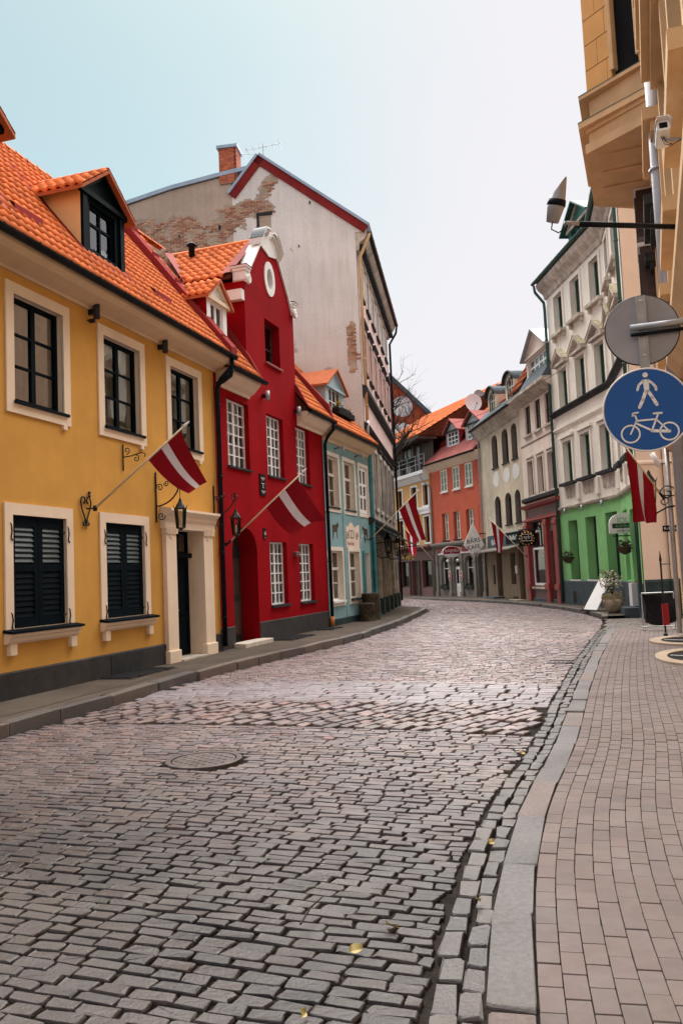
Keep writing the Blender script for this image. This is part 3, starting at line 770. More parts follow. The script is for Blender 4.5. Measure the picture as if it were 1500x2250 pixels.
# cornice, gutter, roof
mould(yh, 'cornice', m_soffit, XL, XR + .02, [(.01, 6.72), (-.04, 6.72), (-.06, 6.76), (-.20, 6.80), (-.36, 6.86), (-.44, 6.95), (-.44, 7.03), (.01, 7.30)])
gutter(yh, XL, XR + .08, -.52, 7.06, .08)
E0, RD = (-.50, 7.07), (2.46, 10.70)
roof = MB().prism([(-.44, 7.05), (2.46, 10.64), (5.4, 7.05)], 'x', XL, XR).build('roof', m_roofu, yh)
D1, D2 = (2.54, 3.96), (-1.06, .36)     # dormer widths along the house
def ykeep(x, t):
    for a, b in (D1, D2):
        if a - .12 < x < b + .12 and 1.12 < t < 3.3 - abs(x - (a + b) / 2) * .9: return False
    return x > -1.4
tm = tile_mesh(.195, .29, m_tile, 'pantile')
tile_roof(roof, tm, XL + .02, XR - .12, E0, RD, .195, .29, ykeep, 300, order=lambda x, t: abs(x - 3.0) * .6 + t)
ridge_tiles(roof, -1.5, XR, 2.46, 10.68, m_tile)
sl = (RD[1] - E0[1]) / (RD[0] - E0[0])
def yz(y): return E0[1] + (y - E0[0]) * sl
for xv in (XR - .13,):      # red metal verge between the two roofs
    MB().add([(xv, -.52, yz(-.52) + .22), (xv + .30, -.52, yz(-.52) + .26), (xv + .30, 2.46, yz(2.46) + .38), (xv, 2.46, yz(2.46) + .34),
              (xv, -.52, yz(-.52)), (xv + .30, -.52, yz(-.52)), (xv + .30, 2.46, yz(2.46)), (xv, 2.46, yz(2.46))],
             [(0, 1, 2, 3), (4, 7, 6, 5), (0, 4, 5, 1), (0, 3, 7, 4), (1, 5, 6, 2)]).build('verge_flashing', m_redmetal, yh)
for i in range(5):
    y = -.3 + i * .6; MB().box(XR - .136, XR + .176, y, y + .02, yz(y) + .06, yz(y) + .29 + .04 * i).build('flashing_seam', m_redmetal, yh)
def dormer(parent, x0, x1, y, z0, ze, za, slope, e0, wm, tm_, cheek, rm, win=None, over=.18, tiles=True, ovs=.20, trim=None):
    """gabled dormer: front wall, cheeks running back into the roof, roof with tiles, window"""
    def back(z): return e0[0] + (z - e0[1]) / slope
    cx = (x0 + x1) / 2; trim = trim or wm
    a, b, c, d_ = win
    outer = [(x0, z0), (x1, z0), (x1, ze), (cx, za), (x0, ze)]
    mb = MB(); v, f = filled(outer, [rect(a, b, c, d_)]); mb.add([(p, y, q) for p, _, q in v], f)
    for h in [rect(a, b, c, d_)]:
        for i in range(4):
            p, q = h[i], h[(i + 1) % 4]; mb.quad((p[0], y, p[1]), (q[0], y, q[1]), (q[0], y + .12, q[1]), (p[0], y + .12, p[1]))
    dm_ = mb.build('dormer', wm, parent)
    bb = back(ze) + .02
    for x in (x0, x1): MB().add([(x, y, z0), (x, y, ze), (x, bb, ze)], [(0, 1, 2)]).build('dormer_cheek', cheek, dm_)
    MB().quad((a, y + .5, c), (b, y + .5, c), (b, y + .5, d_), (a, y + .5, d_)).build('interior', m_dark, dm_)
    r = MB(); hs = (za - ze) / ((x1 - x0) / 2); xe0, xe1 = x0 - ovs, x1 + ovs; zo = ze - ovs * hs + .04; zt = za + .04
    by, byr = back(zo) + .05, back(zt) + .05; yf = y - over; th = .07
    for sgn, xe in ((0, xe0), (1, xe1)):
        r.add([(xe, yf, zo), (cx, yf, zt), (cx, byr, zt), (xe, by, zo), (xe, yf, zo - th), (cx, yf, zt - th), (cx, byr, zt - th), (xe, by, zo - th)],
              [(0, 1, 2, 3), (4, 7, 6, 5), (0, 4, 5, 1), (0, 3, 7, 4)])
    dr_ = r.build('dormer_roof', rm, dm_)
    t = MB()      # raking pediment mouldings and entablature
    for xe in (x0 - .06, x1 + .06):
        zz = ze - .06 * hs
        t.add([(xe, y - .07, zz), (cx, y - .07, za), (cx, y - .07, za - .13), (xe, y - .07, zz - .10), (xe, y, zz), (cx, y, za), (cx, y, za - .13), (xe, y, zz - .10)],
              [(0, 1, 2, 3), (0, 4, 5, 1), (3, 2, 6, 7), (0, 3, 7, 4)])
    t.box(x0 - .06, x1 + .06, y - .08, y, ze - .13, ze - .03)
    t.build('pediment_moulding', trim, dm_)
    if tiles:
        L = math.hypot((x1 - x0) / 2 + ovs, zt - zo); ang = math.atan2(zt - zo, (x1 - x0) / 2 + ovs)
        for side in (0, 1):
            for i in range(max(1, int(L / .28))):
                tt = i * .28; n = int((byr - yf) / .195) + 1
                for j in range(n):
                    yy = yf + j * .195
                    zz = zo + math.sin(ang) * tt
                    if yy > back(zz) - .05: continue
                    xx = xe0 + math.cos(ang) * tt if side == 0 else xe1 - math.cos(ang) * tt
                    o = inst('roof_tile', tm_, dm_)
                    dirv = Vector((math.cos(ang), 0, math.sin(ang))) if side == 0 else Vector((-math.cos(ang), 0, math.sin(ang)))
                    wv = Vector((0, -1, 0)) if side == 0 else Vector((0, 1, 0))
                    nv = wv.cross(dirv)
                    o.matrix_local = Matrix(((wv.x, dirv.x, nv.x, xx), (wv.y, dirv.y, nv.y, yy + (.195 if side == 0 else 0)), (wv.z, dirv.z, nv.z, zz + .012), (0, 0, 0, 1)))
    return dm_
for (a, b) in (D1, D2):
    if a < 0: a, b = D2
    c = (a + b) / 2
    dormer(yh, a, b, .22, 7.90, 9.18, 9.72, sl, E0, m_navy, tm, m_cheek, m_tile_old, (c - .42, c + .42, 8.06, 8.96))
    window(yh, c - .42, c + .42, 8.06, 8.96, .28, 2, (.62,), m_navy, .055, .05, .05, m_glass, None, 'dormer_window')
    for x in (a + .02, b - .16): MB().box(x, x + .14, .17, .22, 7.95, 9.04).build('dormer_pilaster', m_navy, yh)
    fl = MB()      # red metal flashing where the dormer meets the tiles
    for x in (a - .10, b + .0):
        fl.add([(x, .12, yz(.12) + .05), (x + .10, .12, yz(.12) + .09), (x + .10, 1.75, yz(1.75) + .09), (x, 1.75, yz(1.75) + .05)], [(0, 1, 2, 3)])
    fl.add([(a - .1, -.02, yz(-.02) + .07), (b + .1, -.02, yz(-.02) + .07), (b + .1, .24, yz(.24) + .05), (a - .1, .24, yz(.24) + .05)], [(0, 1, 2, 3)])
    fl.build('dormer_flashing', m_redmetal, yh)
for x in (.55, 4.9):
    y = .05; MB().add([(x, y, yz(y) + .04), (x + .7, y, yz(y) + .04), (x + .7, y + .02, yz(y) + .2), (x, y + .02, yz(y) + .2), (x + .1, y + .25, yz(y + .25) + .05), (x + .6, y + .25, yz(y + .25) + .05)], [(0, 1, 2, 3), (3, 2, 5, 4)]).build('snow_guard', m_redmetal, yh)
pipe(yh, [(XR - .05, -.50, 7.0), (XR - .05, -.48, 6.80), (XR - .08, -.20, 6.52), (XR - .10, -.10, 6.30), (XR - .10, -.10, .22)], .058, None, [(XR - .10, -.10, z) for z in (5.9, 4.2, 2.4, .9)])

# ================================================================ RED HOUSE
RP, RA = (-2.92, 19.22), 18.634
rh = house('red_house', 'crimson red house with white grid windows and a curved gable', RP, RA)
RXR = 7.47
UW = [(.66, 1.92), (3.06, 4.22), (5.19, 6.27)]; LW = [(2.98, 4.16), (5.10, 6.27)]
GW = (3.17, 4.21, 7.72, 8.96)
gl, gr_ = 1.93, 5.33
holes = [rect(a, b, 4.53, 6.26) for a, b in UW] + [rect(a, b, 1.00, 2.74) for a, b in LW] + [archp(.72, 2.16, .10, 3.06, .62, 14)]
wall(rh, 'wall', m_red, rect(-.0, RXR, -.05, 6.72), holes, t=.24)
gable_out = [(gl, 6.72), (gr_, 6.72), (gr_, 9.62), (5.20, 9.72), (4.98, 10.1), (4.32, 10.95), (4.12, 11.12), (4.02, 11.25), (3.24, 11.25), (3.14, 11.12), (2.94, 10.95), (2.28, 10.1), (2.06, 9.72), (gl, 9.62)]
wall(rh, 'gable', m_red, gable_out, [rect(*GW), ell(3.62, 10.20, .21, .31)], t=.30)
gs = MB()
for x in (gl, gr_): gs.quad((x, 0, 6.72), (x, 3.0, 6.72), (x, 3.0, 9.62), (x, 0, 9.62))
gs.build('gable_side', m_red, rh)
shell(rh, 0, RXR, 6.72, 5.5, m_red, None)
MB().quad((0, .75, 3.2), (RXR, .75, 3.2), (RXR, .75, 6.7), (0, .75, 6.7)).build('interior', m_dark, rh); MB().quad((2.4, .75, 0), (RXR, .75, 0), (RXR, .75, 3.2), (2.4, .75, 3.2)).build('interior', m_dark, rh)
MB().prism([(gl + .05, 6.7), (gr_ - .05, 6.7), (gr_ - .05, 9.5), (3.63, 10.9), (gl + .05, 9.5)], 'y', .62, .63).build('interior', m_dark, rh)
for a, b in UW:
    window(rh, a, b, 4.55, 6.26, .13, 4, [i / 6 for i in range(1, 6)], m_white, .05, .032, .085, m_glass_d, m_sheer)
    MB().box(a - .03, b + .06, -.05, .14, 4.50, 4.55).build('window_sill', m_dkmould, rh)
for a, b in LW:
    window(rh, a, b, 1.02, 2.74, .13, 4, [i / 6 for i in range(1, 6)], m_white, .05, .032, .085, m_glass_d, m_sheer)
    MB().box(a - .03, b + .06, -.06, .14, .955, 1.02).build('window_sill', m_dkmould, rh)
window(rh, GW[0], GW[1], GW[2], GW[3], .24, 2, (.42,), m_wood, .06, .035, .05, m_glass_d, None)
MB().box(GW[0] - .04, GW[1] + .06, -.06, .24, GW[2] - .05, GW[2]).build('window_sill', m_pinkmetal, rh)
oc = MB(); n = 32
for i in range(n):
    a0, a1 = 2 * math.pi * i / n, 2 * math.pi * (i + 1) / n
    def pt(a, rx, rz, y): return (3.62 + rx * math.cos(a), y, 10.20 + rz * math.sin(a))
    oc.quad(pt(a0, .20, .30, -.03), pt(a1, .20, .30, -.03), pt(a1, .36, .50, -.03), pt(a0, .36, .50, -.03)); oc.quad(pt(a0, .36, .50, -.03), pt(a1, .36, .50, -.03), pt(a1, .36, .50, .01), pt(a0, .36, .50, .01))
    oc.quad(pt(a0, .20, .30, .25), pt(a1, .20, .30, .25), pt(a1, .20, .30, -.03), pt(a0, .20, .30, -.03))
oc.build('oculus_ring', m_stucco, rh)
MB().quad((3.4, .24, 9.8), (3.84, .24, 9.8), (3.84, .24, 10.6), (3.4, .24, 10.6)).build('oculus_pane', m_glass_d, rh)
# white copings along the gable, crown and scrolls
def coping(pts, w=.05, y0=-.05, y1=.32, mat=None, nm='gable_coping'):
    mb = MB()
    for (xa, za), (xb, zb) in zip(pts, pts[1:]):
        dx, dz = xb - xa, zb - za; L = math.hypot(dx, dz); nx, nz = -dz / L * w, dx / L * w
        mb.add([(xa, y0, za), (xb, y0, zb), (xb + nx, y0, zb + nz), (xa + nx, y0, za + nz), (xa, y1, za), (xb, y1, zb), (xb + nx, y1, zb + nz), (xa + nx, y1, za + nz)],
               [(0, 1, 2, 3), (3, 2, 6, 7), (0, 4, 5, 1), (0, 3, 7, 4), (1, 5, 6, 2)])
    return mb.build(nm, mat or m_stucco, rh)
coping([(gr_ + .01, 9.62), (5.20, 9.72), (4.98, 10.1), (4.32, 10.95), (4.12, 11.12)]); coping([(3.14, 11.12), (2.94, 10.95), (2.28, 10.1), (2.06, 9.72), (gl - .01, 9.62)])
crown = [(3.02, 10.98), (4.24, 10.98)]
def swan(s):
    c = 3.63; out = []
    for i in range(13):
        t = i / 12; x = .10 + t * .64; z = 11.60 - .46 * (t ** 1.5) + .10 * math.sin(math.pi * t * 1.0)
        out.append((c + s * x, z))
    return out
tym = [(3.02, 11.0), (3.63, 10.86), (4.24, 11.0)] + [(x, z - .10) for x, z in swan(1)[::-1][3:]] + [(x, z - .10) for x, z in swan(-1)[:10]]
MB().prism(tym, 'y', -.035, .30).build('gable_crown', m_stucco, rh)
for s in (-1, 1):
    sw = swan(s)
    for k, (w, y0, dz) in enumerate(((.06, -.17, 0), (.07, -.12, -.07), (.05, -.07, -.13))):
        mb = MB()
        for (xa, za), (xb, zb) in zip(sw, sw[1:]):
            za += dz; zb += dz
            mb.add([(xa, y0, za), (xb, y0, zb), (xb, y0, zb - w), (xa, y0, za - w), (xa, .22, za), (xb, .22, zb), (xb, .22, zb - w), (xa, .22, za - w)], [(0, 1, 2, 3), (0, 4, 5, 1), (3, 2, 6, 7), (0, 3, 7, 4), (1, 2, 6, 5)])
        mb.build('swan_neck_cornice', m_stucco, rh)
    mb = MB()
    for (xa, za), (xb, zb) in zip(sw[5:], sw[6:]): mb.add([(xa, -.18, za + .004), (xb, -.18, zb + .004), (xb, .23, zb + .004), (xa, .23, za + .004), (xa, -.18, za + .018), (xb, -.18, zb + .018), (xb, .23, zb + .018), (xa, .23, za + .018)], [(4, 5, 6, 7), (0, 4, 7, 3), (0, 1, 5, 4), (1, 2, 6, 5)])
    mb.build('cornice_flashing', m_gutter, rh)
    # shoulder block with a scroll
    x = gl if s < 0 else gr_
    sc = MB().box(x - .06 if s < 0 else x - .16, x + .16 if s < 0 else x + .06, -.07, .30, 9.62, 9.86).box(x - .09 if s < 0 else x - .19, x + .19 if s < 0 else x + .09, -.11, .32, 9.86, 9.94).box(x - .12 if s < 0 else x - .22, x + .22 if s < 0 else x + .12, -.14, .34, 9.94, 10.00)
    sb = sc.build('shoulder_block', m_stucco, rh, bev=.015)
    MB().tube(spiral((x + .05 * s * -1, -.10, 9.66), .13, .02, 1.6, 1.2, ('x', 'z'), 26, s), [.045] * 20 + [.05] * 7, 8).build('scroll', m_stucco, sb, True)
    MB().box(x - .13 if s < 0 else x - .23, x + .23 if s < 0 else x + .13, -.15, .35, 10.00, 10.012).build('block_flashing', m_redmetal if s < 0 else m_gutter, sb)
mould(rh, 'gable_side_cornice', m_stucco, gl - .18, gl - .001, [(.0, 9.06), (1.2, 9.06), (1.2, 9.34), (.0, 9.34)])
mould(rh, 'plinth', m_plinth, 2.16, RXR, [(.01, -.05), (-.02, -.05), (-.02, .62), (.01, .64)]); mould(rh, 'plinth', m_plinth, .0, .72, [(.01, -.05), (-.02, -.05), (-.02, .62), (.01, .64)])
MB().box(.70, 2.20, .50, .56, .1, 3.05).build('door', m_dkmould, rh)
for p_, q_ in ((.82, 1.40), (1.48, 2.06)): MB().box(p_, q_, .48, .50, .35, 1.2).box(p_, q_, .48, .50, 1.35, 2.3).build('door_panel', m_wood, rh)
ar = MB()
for p, q in zip(archp(.72, 2.16, .10, 3.06, .62, 14)[1:], archp(.72, 2.16, .10, 3.06, .62, 14)[2:] + archp(.72, 2.16, .10, 3.06, .62, 14)[:1]):
    ar.quad((p[0], .24, p[1]), (q[0], .24, q[1]), (q[0], .55, q[1]), (p[0], .55, p[1]))
ar.build('arch_reveal', m_red, rh)
MB().box(.62, 2.30, -.32, .10, .08, .22).build('door_step', m_palemould, rh, bev=.02)
# main roof left and right of the gable, and the cross gable roof
RE0, RRD = (-.46, 6.86), (3.10, 11.42); rsl = (RRD[1] - RE0[1]) / (RRD[0] - RE0[0])
def rz_(y): return RE0[1] + (y - RE0[0]) * rsl
for xa, xb, dzr, kk in ((.25, gl, 0, 'l'), (gr_, RXR, -.14, 'r')):
    rf = MB().prism([(-.40, 6.83 + dzr), (3.10, 11.36 + dzr), (6.4, 6.83 + dzr)], 'x', xa - (.25 if kk == 'l' else 0), xb).build('roof', m_roofu, rh)
    def kp(x, t, kk=kk):
        if kk == 'l': return not (.12 - .1 < x < 1.25 and .80 < t < 2.6 - abs(x - .65) * 1.2)
        return True
    tile_roof(rf, tm, xa, xb - .02, (RE0[0], RE0[1] + dzr), (RRD[0], RRD[1] + dzr), .195, .29, kp, 150)
    mould(rh, 'cornice', m_cream, xa - (.1 if kk == 'l' else 0), xb, [(.01, 6.42 + dzr), (-.05, 6.42 + dzr), (-.07, 6.48 + dzr), (-.2, 6.55 + dzr), (-.30, 6.66 + dzr), (-.37, 6.72 + dzr), (-.37, 6.80 + dzr), (.01, 7.05 + dzr)])
    gutter(rh, xa - .12, xb + (.12 if kk == 'l' else .05), -.47, 6.84 + dzr, .08)
    sd = gl if kk == 'l' else gr_
    MB().prism([(-.44, rz_(-.44) + dzr), (.4, rz_(.4) + dzr), (1.3, rz_(1.3) + dzr), (1.3, rz_(1.3) + .42 + dzr), (.4, rz_(.4) + .35 + dzr), (-.1, rz_(-.1) + .22 + dzr)], 'x', sd - .05, sd + .05).build('side_flashing', m_redmetal, rh)
MB().prism([(-.42, rz_(-.42) - .14), (1.8, rz_(1.8) - .14), (1.8, rz_(1.8) + .12), (.8, rz_(.8) + .10), (-.3, rz_(-.3) + .2)], 'x', RXR - .05, RXR + .12).build('verge_flashing', m_redmetal, rh)
ridge_tiles(rh, -.1, gl + 1.2, 3.10, 11.40, m_tile)
xr = MB(); zc, zr_ = 9.72, 11.34
for xa, xb in ((gl - .18, 3.63), (gr_ + .18, 3.63)):
    xr.add([(xa, .30, zc), (xb, .30, zr_), (xb, 3.3, zr_), (xa, 1.9, zc), (xa, .30, zc - .08), (xb, .30, zr_ - .08), (xb, 3.3, zr_ - .08), (xa, 1.9, zc - .08)], [(0, 1, 2, 3), (4, 5, 6, 7), (0, 1, 5, 4), (0, 3, 7, 4)])
xroof = xr.build('cross_roof', m_roofu, rh)
ct = tile_mesh(.235, .27, m_tile, 'wide_pantile')
ang = math.atan2(zr_ - zc, 3.63 - gl + .18); Lc = math.hypot(zr_ - zc, 3.63 - gl + .18)
for i in range(8):
    tt = i * Lc / 8
    for j in range(12):
        yy = .52 + j * .235; zz = zc + math.sin(ang) * tt
        if yy > 1.65 + (zz - zc) / rsl * 1.05: continue
        dirv = Vector((math.cos(ang), 0, math.sin(ang))); wv = Vector((0, -1, 0)); nv = wv.cross(dirv)
        o = inst('roof_tile', ct, xroof)
        o.matrix_local = Matrix(((wv.x, dirv.x, nv.x, gl - .20 + math.cos(ang) * tt), (wv.y, dirv.y, nv.y, yy + .235), (wv.z, dirv.z, nv.z, zz + .015 + rnd.uniform(-.004, .004)), (0, 0, 0, 1)))
o = MB().tube([(3.63, .30, zr_ + .05), (3.63, 3.2, zr_ + .05)], .085, 10).build('ridge_capping', m_tile, xroof, True)
MB().add([(gl - .2, .28, zc + .10), (3.60, .28, zr_ + .12), (3.60, .56, zr_ + .12), (gl - .2, .56, zc + .10)], [(0, 1, 2, 3)]).build('roof_flashing', m_pinkmetal, xroof)
MB().add([(gl - .12, 1.72, zc + .1), (gl + .12, 1.60, zc + .1), (3.5, 3.0, zr_ + .07), (3.3, 3.15, zr_ + .07)], [(0, 1, 2, 3)]).build('valley_flashing', m_pinkmetal, xroof)
MB().lathe([(.09, 0), (.09, .28), (.16, .30), (.13, .36), (.02, .42)], (3.2, 2.2, 11.1), 14).build('roof_vent', m_gutter, rh, True)
dormer(rh, .10, 1.16, .16, 7.70, 8.72, 9.16, rsl, RE0, m_white, tm, m_red, m_tile_old, (.30, .96, 7.86, 8.58), .14, True, .16, m_cream)
window(rh, .30, .96, 7.86, 8.58, .20, 2, (), m_white, .05, .05, .10, m_glass_d, None, 'dormer_window')
pipe(rh, [(.12, -.46, 6.78), (.10, -.42, 6.60), (.02, -.25, 6.46), (-.06, -.12, 6.40)], .05)
pipe(rh, [(RXR - .06, -.46, 6.62), (RXR - .06, -.44, 6.45), (RXR - .02, -.2, 6.22), (RXR, -.10, 6.0), (RXR, -.10, .45)], .055, None, [(RXR, -.10, z) for z in (5.4, 3.8, 2.2)])
pipe(rh, [(RXR, -.10, .45), (RXR, -.10, .14)], .075, m_clay, name='pipe_shoe')
# ================================================================ TEAL HOUSE
TP = to_world(RP, RA, 7.5, 0)[:2]; TA = RA
th = house('teal_house', 'narrow peeling teal house with painted 1221 sign and cream windows', TP, TA)
TU = [(.34, 1.42), (2.02, 3.20)]; TL_ = [(.32, 1.50), (2.22, 3.38)]
holes = [rect(a, b, 3.98, 5.72) for a, b in TU] + [rect(3.78, 4.80, 3.98, 5.72)] + [rect(a, b, .86, 2.56) for a, b in TL_] + [rect(4.06, 4.86, .05, 2.52)]
wall(th, 'wall', m_teal, rect(0.02, 5.0, -.05, 6.45), holes, t=.28, rev=m_frame)
shell(th, .02, 5.0, 6.45, 5.2, m_teal)
for a, b in TU + [(3.78, 4.80)]: surround(th, a, b, 3.98, 5.72, .13, m_frame, .025)
for a, b in TL_: surround(th, a, b, .86, 2.56, .13, m_frame, .025)
for k, (a, b) in enumerate(TU):
    w = window(th, a, b, 4.02, 5.72, .14, 2, (.33, .64), m_frame, .06, .03, .05, m_glass_d, None)
    MB().box(a, b, .12, .15, 5.08, 5.17).build('transom_bar', m_frame, w)
    MB().box(a - .02, b + .02, -.05, .16, 3.96, 4.02).build('window_sill', m_dkmould, th)
# third upper opening holds a closed panelled white shutter with small dark panes
w = window(th, 3.78, 4.80, 4.0, 5.72, .02, 2, (.33, .64), m_white, .13, .10, .12, m_glass_d, None, 'panelled_window')
for k, (a, b) in enumerate(TL_):
    w = window(th, a, b, .92, 2.56, .15, 2, (.34, .66), m_frame, .06, .03, .05, m_glass_d, None)
    MB().box(a, b, .13, .16, 1.93, 2.02).build('transom_bar', m_frame, w)
    MB().box(a - .02, b + .02, -.10, .16, .85, .92).build('window_sill', m_white if k == 0 else m_dkmould, th)
MB().box(4.06, 4.86, .55, .6, .05, 2.52).build('door', m_teal_d, th); MB().quad((4.859, .28, .05), (4.859, .56, .05), (4.859, .56, 2.5), (4.859, .28, 2.5)).build('door_reveal', m_teal_d, th)
MB().box(4.78, 5.02, -.03, .0, .3, 3.6).build('door_pilaster', m_teal_d, th)
MB().box(3.80, 4.02, -.05, .0, .2, 2.6).build('door_pilaster', m_teal_d, th)
MB().box(1.72, 1.98, -.02, .0, .34, 3.9).build('wall_band', m_teal, th)
mould(th, 'plinth', m_greenpl, .02, 4.04, [(.01, -.05), (-.02, -.05), (-.02, .32), (.01, .34)])
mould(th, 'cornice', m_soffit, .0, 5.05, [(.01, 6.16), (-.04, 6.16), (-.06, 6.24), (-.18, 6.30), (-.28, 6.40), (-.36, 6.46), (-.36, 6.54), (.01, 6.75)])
gutter(th, -.05, 5.2, -.45, 6.58, .075)
TE0, TRD = (-.44, 6.62), (2.8, 10.2); tsl = (TRD[1] - TE0[1]) / (TRD[0] - TE0[0])
trf = MB().prism([(-.38, 6.60), (2.8, 10.15), (5.6, 6.6)], 'x', .0, 5.1).build('roof', m_roofu, th)
tile_roof(trf, tm, .18, 5.08, TE0, TRD, .195, .29, lambda x, t: not (1.55 < x < 3.9 and .95 < t < 3.2 - abs(x - 2.7) * .8), 220)
dormer(th, 1.70, 3.70, .42, 7.56, 8.48, 9.12, tsl, TE0, m_paleblue, tm, m_paleblue, m_tile_old, (2.05, 3.40, 7.62, 8.42), .16, False, .18)
window(th, 2.05, 3.40, 7.62, 8.42, .46, 3, (.36,), m_white, .07, .035, None, m_glass_d, None, 'dormer_window')
MB().prism([(.3, tsl * .74 + 6.62), (2.8, 10.28), (2.8, 10.5), (.3, tsl * .74 + 6.9)], 'x', 4.72, 4.86).build('verge_flashing', m_redmetal, th)
pipe(th, [(5.02, -.12, 6.5), (5.02, -.10, 6.2), (5.02, -.10, .3), (5.06, -.24, .14)], .075, m_teal_d, [(5.02, -.10, z) for z in (5.6, 3.4, 1.8)])
# painted sign and animals on the wall between the floors
sg = MB(); top = [(1.70 + i * .115, 3.50 + .09 * math.cos(i * .8) * (1 if 3 < i < 13 else .4)) for i in range(17)]
sg.prism([(1.74, 2.98), (1.92, 2.70), (3.42, 2.66), (3.50, 2.76)] + top[::-1][:16], 'y', -.006, -.0005); sgo = sg.build('painted_sign', m_creamwall, th)
letters('1221', .44, m_dkmould, th, (2.24, -.008, 3.02), ext=.001, sx=.85); letters('Restorāns', .20, m_maroon, th, (2.12, -.008, 2.78), ext=.001, sx=.9)
for s, cx in ((-1, 2.12), (1, 3.22)): MB().tube(spiral((cx, -.008, 3.1), .16, .03, 1.4, 0 if s > 0 else math.pi, ('x', 'z'), 22, s), .012, 4).build('painted_scroll', m_dkmould, th)
def animal(x, sgn):
    mb = MB(); P_ = [(-.25, 3.28), (-.24, 3.42), (.18, 3.44), (.24, 3.52), (.34, 3.50), (.40, 3.40), (.34, 3.34), (.26, 3.38), (.22, 3.24), (.22, 2.98), (.17, 2.98), (.15, 3.2), (-.12, 3.18), (-.17, 2.98), (-.22, 2.98), (-.21, 3.15)]
    mb.prism([(x + sgn * a, b) for a, b in P_], 'y', -.005, -.0005); mb.prism([(x + sgn * a, b) for a, b in ((-.18, 3.2), (-.22, 2.92), (-.25, 2.92), (-.25, 3.22))], 'y', -.0045, -.0006)
    mb.build('painted_animal', m_wood, th)
animal(.88, 1); animal(4.32, -1)

# ================================================================ TALL BUILDING WITH BLANK GABLE
BP, BA_ = (1.0, 30.85), 8.5
tb = house('tall_building', 'tall grey and pink building with a peeling blank gable wall', BP, BA_, cat='building')
BL, EZt = 12.6, 14.55
rows = [(9.7, 11.35, m_pink), (12.75, 14.1, m_pink), (4.6, 6.9, m_sooty), (.95, 3.2, m_greenblk)]
wx = [.75 + i * 1.95 for i in range(6)]
wall(tb, 'upper_wall', m_pink, rect(0, BL, 7.45, EZt), [rect(x, x + .95, z0, z1) for x in wx for z0, z1, _ in rows[:2]], t=.2)
wall(tb, 'middle_wall', m_sooty, rect(0, BL, 3.75, 7.45), [rect(x, x + .95, 4.45, 6.75) for x in wx], t=.2)
wall(tb, 'shopfront', m_greenblk, rect(0, BL, -.1, 3.75), [rect(x, x + 1.15, .95, 3.05) for x in wx], t=.2)
for x in wx:
    for z0, z1, _ in rows[:2]:
        window(tb, x, x + .95, z0, z1, .12, 2, (.6,), m_palemould, .06, .04, None, m_glass_d, m_sheer); surround(tb, x, x + .95, z0, z1, .14, m_stucco if z0 > 12 else m_pink, .06, False)
        MB().box(x - .12, x + 1.07, -.10, 0, z0 - .10, z0).build('window_sill', m_dkmould, tb)
    MB().box(x - .18, x + 1.13, -.16, 0, 11.62, 11.74).box(x - .14, x + 1.09, -.10, 0, 11.50, 11.62).build('window_hood', m_dkmould, tb)
    window(tb, x, x + .95, 4.45, 6.75, .12, 2, (.65,), m_palemould, .06, .04, None, m_glass_d, None); surround(tb, x, x + .95, 4.45, 6.75, .16, m_sooty, .08)
    MB().box(x - .2, x + 1.15, -.12, 0, 7.05, 7.15).build('window_hood', m_dkmould, tb)
    window(tb, x, x + 1.15, .95, 3.05, .12, 2, (.7,), m_greenblk, .07, .04, None, m_glass_d, None)
    MB().box(x - .33, x - .12, -.16, 0, -.1, 3.3).build('pilaster', m_palemould, tb, bev=.01)
    MB().box(x - .40, x - .06, -.24, 0, -.1, .75).build('pilaster_base', m_greenblk, tb)
mould(tb, 'string_course', m_dkmould, 0, BL, [(0, 8.55), (-.08, 8.6), (-.20, 8.74), (-.20, 8.90), (0, 9.0)])
mould(tb, 'string_course', m_dkmould, 0, BL, [(0, 7.3), (-.12, 7.38), (-.18, 7.46), (0, 7.55)])
mould(tb, 'shop_cornice', m_dkmould, 0, BL, [(0, 3.6), (-.1, 3.62), (-.24, 3.76), (-.24, 3.84), (0, 3.92)])
mould(tb, 'cornice', m_palemould, 0, BL, [(0, 14.25), (-.12, 14.3), (-.14, 14.55), (-.34, 14.7), (-.46, 14.9), (-.46, 15.0), (0, 15.0)])
for i in range(38): MB().box(.15 + i * .33, .33 + i * .33, -.32, -.05, 14.34, 14.56).build('dentil', m_dkmould, tb)
gutter(tb, 0, BL, -.54, 15.02, .09)
pipe(tb, [(.1, -.54, 14.95), (.1, -.46, 14.7), (.12, -.14, 14.05), (.12, -.12, 13.7), (.12, -.12, 7.6)], .06, m_ochre_d, [(.12, -.12, z) for z in (12, 10, 8.2)])
pipe(tb, [(.12, -.12, 7.6), (.12, -.12, 6.95)], .065, m_steel)
pipe(tb, [(BL, -.54, 14.95), (BL, -.48, 14.6), (BL - .05, -.12, 14.0), (BL - .05, -.12, .3)], .06)
shell(tb, 0.001, BL, EZt, 9.0, m_sooty, 1.0)
